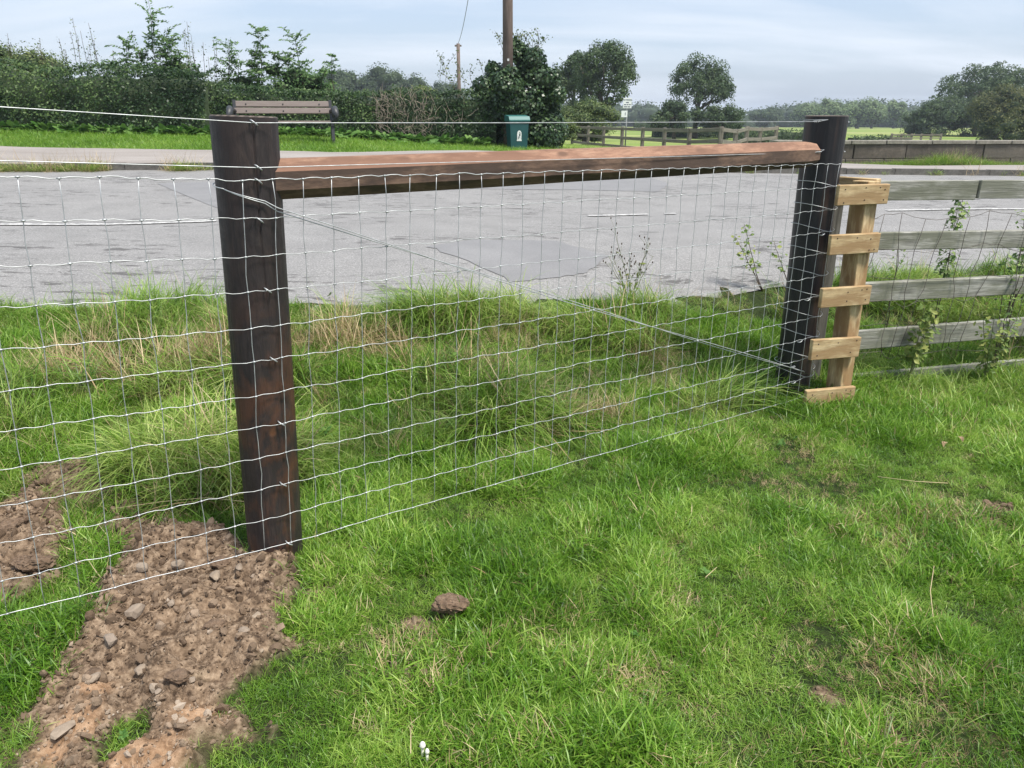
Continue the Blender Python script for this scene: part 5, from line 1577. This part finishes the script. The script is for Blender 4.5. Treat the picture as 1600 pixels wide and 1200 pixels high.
# green bin with white badge
M = NM('bin_green'); n_ = M.noise(M.coord(), 5, 3); M.base(M.ramp(n_, [(.3, (.010, .062, .066)), (.7, (.016, .082, .085))])); M.rough(.42); bing = M.m
M = NM('bin_lid_green'); M.base((.035, .14, .13)); M.rough(.38); binl = M.m
M = NM('badge_white'); M.base((.72, .74, .72)); M.rough(.5); bw = M.m
M = NM('badge_black'); M.base((.02, .025, .03)); M.rough(.5); bk_ = M.m
Yb = 18.0; P = at(808, 236, Yb); gb = P.z
bn_root = empty('litter_bin', (P.x, P.y, gb), 'dark green litter bin with a white badge in front of the ivy', 'bin')
bx_dir = Vector((.97, .24, 0)).normalized(); by_dir = Vector((.24, -.97, 0)).normalized()
def BN(u, v, z): return Vector((P.x, P.y, gb)) + bx_dir * u + by_dir * v + Vector((0, 0, z))
def frus(z0, z1, w0, w1, d0, d1): 
    V = [BN(-w0 / 2, -d0 / 2, z0), BN(w0 / 2, -d0 / 2, z0), BN(w0 / 2, d0 / 2, z0), BN(-w0 / 2, d0 / 2, z0), BN(-w1 / 2, -d1 / 2, z1), BN(w1 / 2, -d1 / 2, z1), BN(w1 / 2, d1 / 2, z1), BN(-w1 / 2, d1 / 2, z1)]
    return V, [(3, 2, 1, 0), (4, 5, 6, 7), (0, 1, 5, 4), (1, 2, 6, 5), (2, 3, 7, 6), (3, 0, 4, 7)]
mb = MB(); mb.add(*frus(-.05, .64, .355, .425, .34, .42)); mb.build('bin_body', bing, bn_root, smooth_=False)
# lid: shallow hood, sloping front
Vl = []
for u in (-.235, .235):
    for (v, z) in ((.235, .635), (.235, .665), (.17, .735), (-.2, .765), (-.235, .74), (-.235, .635)): Vl.append(BN(u, v, z))
mb = MB(); mb.add(Vl, [(i, (i + 1) % 6, 6 + (i + 1) % 6, 6 + i) for i in range(6)] + [(0, 3, 4, 5), (0, 1, 2, 3), (6, 11, 10, 9), (6, 9, 8, 7)]); mb.build('bin_lid', binl, bn_root, smooth_=False)
mb = MB(); mb.add(*frus(.60, .636, .445, .445, .44, .44)); mb.build('bin_rim', bing, bn_root, smooth_=False)
def face_pt(u, z, off=.004):
    tz = (z + .05) / .69; dd = .34 + (.42 - .34) * tz
    return BN(u, dd / 2 + off, z)
ol = [(-.055, .22), (.055, .22), (.055, .245), (.045, .25), (.05, .36), (.045, .40), (.03, .43), (0, .445), (-.03, .43), (-.045, .40), (-.05, .36), (-.045, .25), (-.055, .245)]
V = [face_pt(u, z) for u, z in ol] + [face_pt(0, .33)] + [face_pt(u, z, -.002) for u, z in ol]
n = len(ol)
mb = MB(); mb.add(V, [(k, (k + 1) % n, n + 1 + (k + 1) % n, n + 1 + k) for k in range(n)], [(k, (k + 1) % n, n) for k in range(n)])
badge = mb.build('badge', bw, bn_root, smooth_=False)
mb = MB()
for (u, z, rx, rz) in ((.010, .395, .012, .013), (.008, .345, .016, .024), (-.008, .305, .020, .010), (-.014, .275, .008, .016), (.016, .37, .018, .006)):
    ring = [face_pt(u + rx * math.cos(t_), z + rz * math.sin(t_), .007) for t_ in np.linspace(0, 2 * math.pi, 10, endpoint=False)]
    mb.add(ring + [face_pt(u, z, .008)], (), [(k, (k + 1) % 10, 10) for k in range(10)])
mb.build('figure_mark', bk_, badge, smooth_=False)

# white notice on a post
Ys = 29.0
S0 = at(977, 230, Ys)
sg = empty('notice_sign', (S0.x, S0.y, H1(S0.x, S0.y)), 'white notice with lines of dark lettering on a thin pole', 'sign')
M = NM('sign_white'); M.base((.78, .80, .80)); M.rough(.5); sw = M.m
M = NM('sign_pole'); M.base((.25, .26, .26)); M.rough(.5); sp2 = M.m
M = NM('sign_ink'); M.base((.03, .04, .10)); M.rough(.5); ink = M.m
zt1 = at(977, 153, Ys).z; zb1 = at(977, 169, Ys).z; zt3 = at(975, 173, Ys).z; zb3 = at(975, 183, Ys).z
MB().tube([Vector((S0.x, Ys + .03, H1(S0.x, Ys) - .1)), Vector((S0.x, Ys + .03, zt1 - .02))], .025, 8).build('sign_pole', sp2, sg)
w1 = 13 * Ys * CP / 1200
f = MB().box((S0.x, Ys - .01, (zt1 + zb1) / 2), w1, .012, zt1 - zb1).build('notice_board', sw, sg, smooth_=False)
f2 = MB().box((at(975.5, 178, Ys).x, Ys - .01, (zt3 + zb3) / 2), w1 * .72, .012, zt3 - zb3).build('lower_board', sw, sg, smooth_=False)
tcv = bpy.data.curves.new('lettering', 'FONT'); tcv.body = 'NO PARKING'; tcv.size = .060; tcv.align_x = 'CENTER'; tcv.extrude = .001; tcv.offset = .0012
tob = bpy.data.objects.new('lettering', tcv); me = bpy.data.meshes.new_from_object(tob); bpy.data.objects.remove(tob)
me.transform(Matrix.Translation((S0.x, Ys - .019, zt1 - .085)) @ Matrix.Rotation(math.pi / 2, 4, 'X') @ Matrix.Scale(.84, 4, (1, 0, 0)))
link('lettering', me, ink, f)
mb = MB()
for zz_, segs in ((.17, [(-.05, .05)]), (.25, [(-.12, -.04), (-.02, .04), (.06, .12)]), (.33, [(-.12, .0), (.02, .10)])):
    for (a, b) in segs: mb.box((S0.x + (a + b) / 2, Ys - .0175, zt1 - zz_ * (zt1 - zb1) / .38), b - a, .003, .028)
mb.build('faded_lettering', ink, f, smooth_=False)
mb = MB().box((at(976, 178, Ys).x + .02, Ys - .0175, (zt3 + zb3) / 2), .02, .003, .10); mb.build('faded_mark', ink, f2, smooth_=False)

# far post and rail fence
pr = empty('post_and_rail_fence', (at(1040, 230, 26).x, 26, H1(at(1040, 230, 26).x, 26)), 'weathered post and rail fence beyond the road in front of the field', 'fence')
far_wood = wood_mat('far_fence_wood', (0.12, 0.105, 0.085), (0.20, 0.18, 0.15), (0.29, 0.265, 0.22), along=(.6, 10, 10), bump=.3)
FP = []
for (px_, Yd) in ((894, 35.5), (919, 33.2), (943, 31.0), (972, 29.0), (1004, 27.1), (1038, 25.3), (1077, 23.6), (1126, 21.9), (1149, 23.6), (1166, 25.4), (1187, 27), (1212, 28.6)):
    a, _ = ratio(px_, 215); x_ = a * Yd; FP.append((x_, Yd, H1(x_, Yd)))
tops = []
for i, (x_, y_, z_) in enumerate(FP):
    ztp = EYE - (.30 if i < 8 else .36) - .0 * i + random.uniform(-.03, .03)
    if i < 7: ztp = EYE + ratio(1000, 196 + .7 * i)[1] * y_
    tops.append(ztp)
    me = board_mesh('post', ztp - z_ + .4, .13, .11, .008); local_obj('post', me, far_wood, pr, Vector((x_, y_, (ztp + z_ - .4) / 2)), Vector((0, 0, 1)), Vector((1, 0, 0)))
for i in range(len(FP) - 1):
    a = Vector(FP[i]); b = Vector(FP[i + 1])
    for k, dz in enumerate((.07, .38, .68)):
        A_ = Vector((a.x, a.y - .08, tops[i] - dz)); B_ = Vector((b.x, b.y - .08, tops[i + 1] - dz))
        if min(A_.z, B_.z) < min(a.z, b.z) + .08: continue
        me = board_mesh('rail', (B_ - A_).length - .01, .035, .10, .005); local_obj('rail', me, far_wood, pr, (A_ + B_) / 2, B_ - A_)

# stone parapet wall: courses of separate blocks
M = NM('wall_stone'); co = M.n('ShaderNodeTexCoord').outputs['Object']; oi = M.n('ShaderNodeObjectInfo')
n1_ = M.noise(co, 2.2, 6, .7); n2_ = M.noise(co, 16, 5, .7)
c = M.ramp(n1_, [(.3, (.060, .050, .042)), (.55, (.11, .090, .074)), (.75, (.18, .152, .125))])
c = M.mix(M.ramp(n2_, [(.35, .5), (.6, 0.)]), c, (.05, .045, .038))
c = M.mix(M.math('MULTIPLY', oi.outputs['Random'], .4), c, (.16, .15, .12))
M.base(c); M.rough(.95); M.bump(n2_, .6, .02); wall_m = M.m
M = NM('coping_stone'); co = M.n('ShaderNodeTexCoord').outputs['Object']; n2_ = M.noise(co, 7, 6, .75)
M.base(M.ramp(n2_, [(.35, (.13, .12, .10)), (.55, (.23, .215, .18)), (.7, (.33, .31, .27))])); M.rough(.95); M.bump(n2_, .5, .02); cop_m = M.m
wl = empty('stone_wall', (14, WALL_Y(14), H1(14, WALL_Y(14))), 'low brown stone parapet wall beyond the road on the right', 'wall')
WD = Vector((1, .10, 0)).normalized()
rngw = np.random.default_rng(12)
def wz(x_): return EYE - .0625 * WALL_Y(x_) * 1.0
wtop = lambda x_: EYE + ratio(1500, 219)[1] * WALL_Y(x_) 
for (z0, z1, th, mt, nm, lo, hi) in ((0, .30, .40, wall_m, 'base_block', .8, 1.5), (.306, .66, .36, wall_m, 'wall_block', 1.2, 2.2), (.666, .76, .44, cop_m, 'coping_stone', .9, 1.4)):
    x_ = 6.7
    while x_ < 34:
        l_ = rngw.uniform(lo, hi); xm = x_ + l_ / 2
        T_ = wtop(xm); hs = (T_ - (.76 - z1)); ls_ = (T_ - (.76 - z0))
        if z0 == 0: ls_ -= .25
        me = board_mesh(nm, l_ - .018, th + rngw.uniform(-.02, .02), hs - ls_, .012, .006)
        local_obj(nm, me, mt, wl, Vector((xm, WALL_Y(xm), (hs + ls_) / 2)), Vector((1, .1, (wtop(xm + 1) - wtop(xm)))))
        x_ += l_

# ------------------------------------------------------------------ trees
tree('tree', 905, 190, 62, 4.6, 6.3, 0.2, 'tall green tree with a domed crown left of the sign', nl=9000, ls=.19, seed=10, lobes=34, open_=.30, cx=-.9, corez=.0, lobe_r=.26)
tree('tree', 940, 190, 58, 5.6, 6.9, -.2, 'broad leafy tree directly behind the sign', nl=13000, ls=.18, seed=11, lobes=40, open_=.27, corez=.45, lobe_r=.25)
tree('tree', 1088, 195, 72, 6.6, 6.6, -.3, 'lone rounded tree standing in the field centre', nl=11000, ls=.19, seed=12, lobes=38, open_=.30, corez=.4, lobe_r=.25)
tree('bush', 1055, 195, 70, 4.8, 2.9, -.6, 'dark bush under the left side of the lone field tree', 'bush', nl=3600, ls=.2, seed=13, lobes=18, corez=.75)
tree('bush', 1128, 198, 70, 5.0, 2.6, -.8, 'dark bush under the right side of the lone field tree', 'bush', nl=3600, ls=.2, seed=14, lobes=18, corez=.75)
tree('bush', 915, 215, 36, 3.4, 2.1, .2, 'brownish green shrub beside the post and rail fence', 'bush', mat=bramble_leaf, nl=6500, ls=.09, seed=15, lobes=22, corez=.75)
tree('bush', 880, 215, 32, 1.6, 1.5, .3, 'low scrub between the ivy bush and the rail fence', 'bush', mat=bramble_leaf, nl=2200, ls=.09, seed=16, lobes=12, corez=.75)
# big dark trees on the right
tree('tree', 1535, 215, 95, 13.5, 7.4, -.9, 'large dark spreading oak with sky showing through its crown', nl=24000, ls=.26, seed=17, lobes=80, open_=.42, lobe_r=.20, trunk_r=.35, corez=.0)
tree('tree', 1466, 212, 92, 9.0, 3.6, -2.6, 'dark low tree at the left foot of the large oak', nl=12000, ls=.22, seed=18, lobes=46, corez=.7)
tree('tree', 1520, 212, 90, 8, 3.9, -2.6, 'dark green tree standing below the oak', nl=11000, ls=.22, seed=25, lobes=26, corez=.7)
tree('tree', 1582, 215, 66, 8.2, 4.1, -2.0, 'olive tinged full tree in front of the large oak', mat=olive_leaf, nl=20000, ls=.17, seed=19, lobes=60, corez=.7, lobe_r=.26)
tree('tree', 1690, 215, 70, 9, 5.6, -.5, 'dark tree beyond the right picture edge', nl=8000, ls=.2, seed=20, lobes=36, corez=.7)
tree('tree', 1625, 215, 50, 6, 2.7, -1.2, 'light olive tree at the right picture edge behind the wall', mat=olive_leaf, nl=5000, ls=.14, seed=26, lobes=26, corez=.7)
# willows
for i, (a, w_, zt3_, lb) in enumerate([(1300, 13, 4.6, 'pale rounded willow nearest the black post'), (1338, 12, 4.9, 'pale domed willow in the middle of the row'), (1362, 9, 3.6, 'small pale willow right of the domed one'), (1396, 9, 4.8, 'grey green willow standing apart at the right of the row'), (1262, 11, 3.6, 'low pale willow left of the black post'), (1195, 12, 2.6, 'low dark green tree at the field edge left of the willows')]):
    tree('willow_tree' if i < 5 else 'tree', a, 198, 205 + 6 * i, w_, zt3_ + 1.2, -3.0, lb, mat=willow_leaf if i < 5 else far_leaf, nl=3200, ls=.50, seed=30 + i, lobes=16, corez=.85, lobe_r=.36, group='pale trees at the far field edge')
# middle distance trees over the hedge
for i, (a, w_, yt, lb) in enumerate([(528, 13, 104, 'dark rounded tree behind the ash saplings'), (598, 14, 99, 'dark broad tree over the clipped hedge'), (650, 11, 114, 'lower dark tree right of the broad one'), (488, 11, 110, 'dark tree crown behind the bench saplings'), (700, 11, 122, 'low dark tree left of the distant pole')]):
    Yd = 150 + 4 * i
    tree('tree', a, 190, Yd, w_, EYE + ratio(a, yt)[1] * Yd, -.5, lb, mat=far_leaf, nl=3600, ls=.42, seed=50 + i, lobes=20, corez=.85, lobe_r=.33, group='dark trees beyond the hedge')
# one mass of far woodland
rng = np.random.default_rng(99)
line = [(-900, 128), (-400, 125), (0, 130), (400, 126), (700, 135), (860, 150), (990, 152), (1040, 157), (1140, 168), (1180, 166), (1215, 160), (1260, 154), (1280, 149), (1330, 150), (1390, 149), (1420, 152), (1460, 158), (1520, 160), (1600, 158), (2000, 150), (2600, 145)]
lx_ = [p[0] for p in line]; ly_ = [p[1] for p in line]
cs = []; rs = []
for px_ in np.arange(-900, 2500, 11.0):
    for rep in range(2):
        Yd = rng.uniform(300, 350) if rep else rng.uniform(270, 300)
        p_ = px_ + rng.uniform(-6, 6); yt = np.interp(p_, lx_, ly_) + rng.uniform(0, 5) + (8 if not rep else 0) * rng.random() * 1.6
        a, b = ratio(p_, yt); r_ = rng.uniform(4.5, 7.5); zt_ = EYE + b * Yd; x_ = a * Yd
        z_ = zt_ - r_ * .8
        while z_ > -9:
            cs.append((x_ + rng.normal(0, 1), Yd + rng.normal(0, 2), z_)); rs.append((r_, r_, r_ * .8)); z_ -= r_ * 1.1
C, nr, cb = blob_leaves(cs, rs, 90000, .9, rng)
cb = np.clip(cb * .8 + .3 * (fbm(C[:, 0] * .05, C[:, 1] * .05, 7) - .5), 0, 1)
V, Qn, c_ = leaves_np(C, nr, .95 * rng.uniform(.6, 1.4, len(C)), rng, .7, cb)
fw = leaf_obj('distant_woodland', V, Qn, c_, far_leaf); tag(fw, 'far wooded skyline beyond the fields', 'woodland', kind='stuff')
cm = MB()
for c_, r_ in zip(cs, rs):
    Vr, Fr = rock_verts(rng, 1, .2); cm.add(Vr * np.array(r_) * .88 + np.array(c_), (), Fr.tolist())
cm.build('filler_core', core, fw)['kind'] = 'stuff'  # dark filler added behind the woodland leaf cards
# field hedges (dark lines across the fields)
for (xa, xb, Yd, h_, lb, sd_) in ((1020, 1170, 75, .8, 'low dark field hedge left of the field gap', 61), (1150, 1262, 60, .9, 'dark field hedge just beyond the wall left of the black post', 62), (990, 1060, 140, 1.4, 'thin dark hedge line across the upper field', 63), (1330, 1420, 62, .5, 'low scrubby hedge behind the stone wall', 64)):
    hedge('field_hedge', gp(xa, 210, Yd), gp(xb, 210, Yd), 1.5, (h_, h_ * 1.1), 60, .16, tree_leaf, lb, seed=sd_, hvar=.2, bump=.2)
# small wooden gate beyond the wall
gt = empty('field_gate', (at(1420, 215, 60).x, 60, H1(at(1420, 215, 60).x, 60)), 'small grey field gate and rails seen over the stone wall', 'gate')
x0_ = at(1393, 215, 60).x; x1_ = at(1470, 215, 60).x; g0 = H1(x0_, 60); zt4 = at(1400, 208.5, 60).z
for k in range(6):
    xx = x0_ + (x1_ - x0_) * k / 5; MB().box((xx, 60, (zt4 + g0) / 2 - .1), .12, .12, zt4 - g0 + .2).build('post', far_wood, gt, smooth_=False)
for k in range(4):
    MB().box(((x0_ + x1_) / 2, 59.9, zt4 - .1 - k * .22), x1_ - x0_, .04, .09).build('rail', far_wood, gt, smooth_=False)

HAZE_D = 0.0006 
M = NM('haze'); M.t.nodes.remove(M.b)
pv = M.n('ShaderNodeVolumePrincipled'); pv.inputs['Density'].default_value = HAZE_D; pv.inputs['Color'].default_value = (.80, .88, 1.0, 1); pv.inputs['Anisotropy'].default_value = .2
M.l(pv.outputs[0], M.o.inputs['Volume'])
zb_ = float(min(GZ.min(), -10)) - 1.0
hz = MB().box((0, 0, (zb_ + 14) / 2), 5300, 5300, 14 - zb_).build('haze', M.m, smooth_=False); tag(hz, 'faint bluish air between the near fence and the far woodland', 'haze', kind='stuff')
# unlisted names get clean suffixes automatically
print('objects', len(bpy.data.objects))
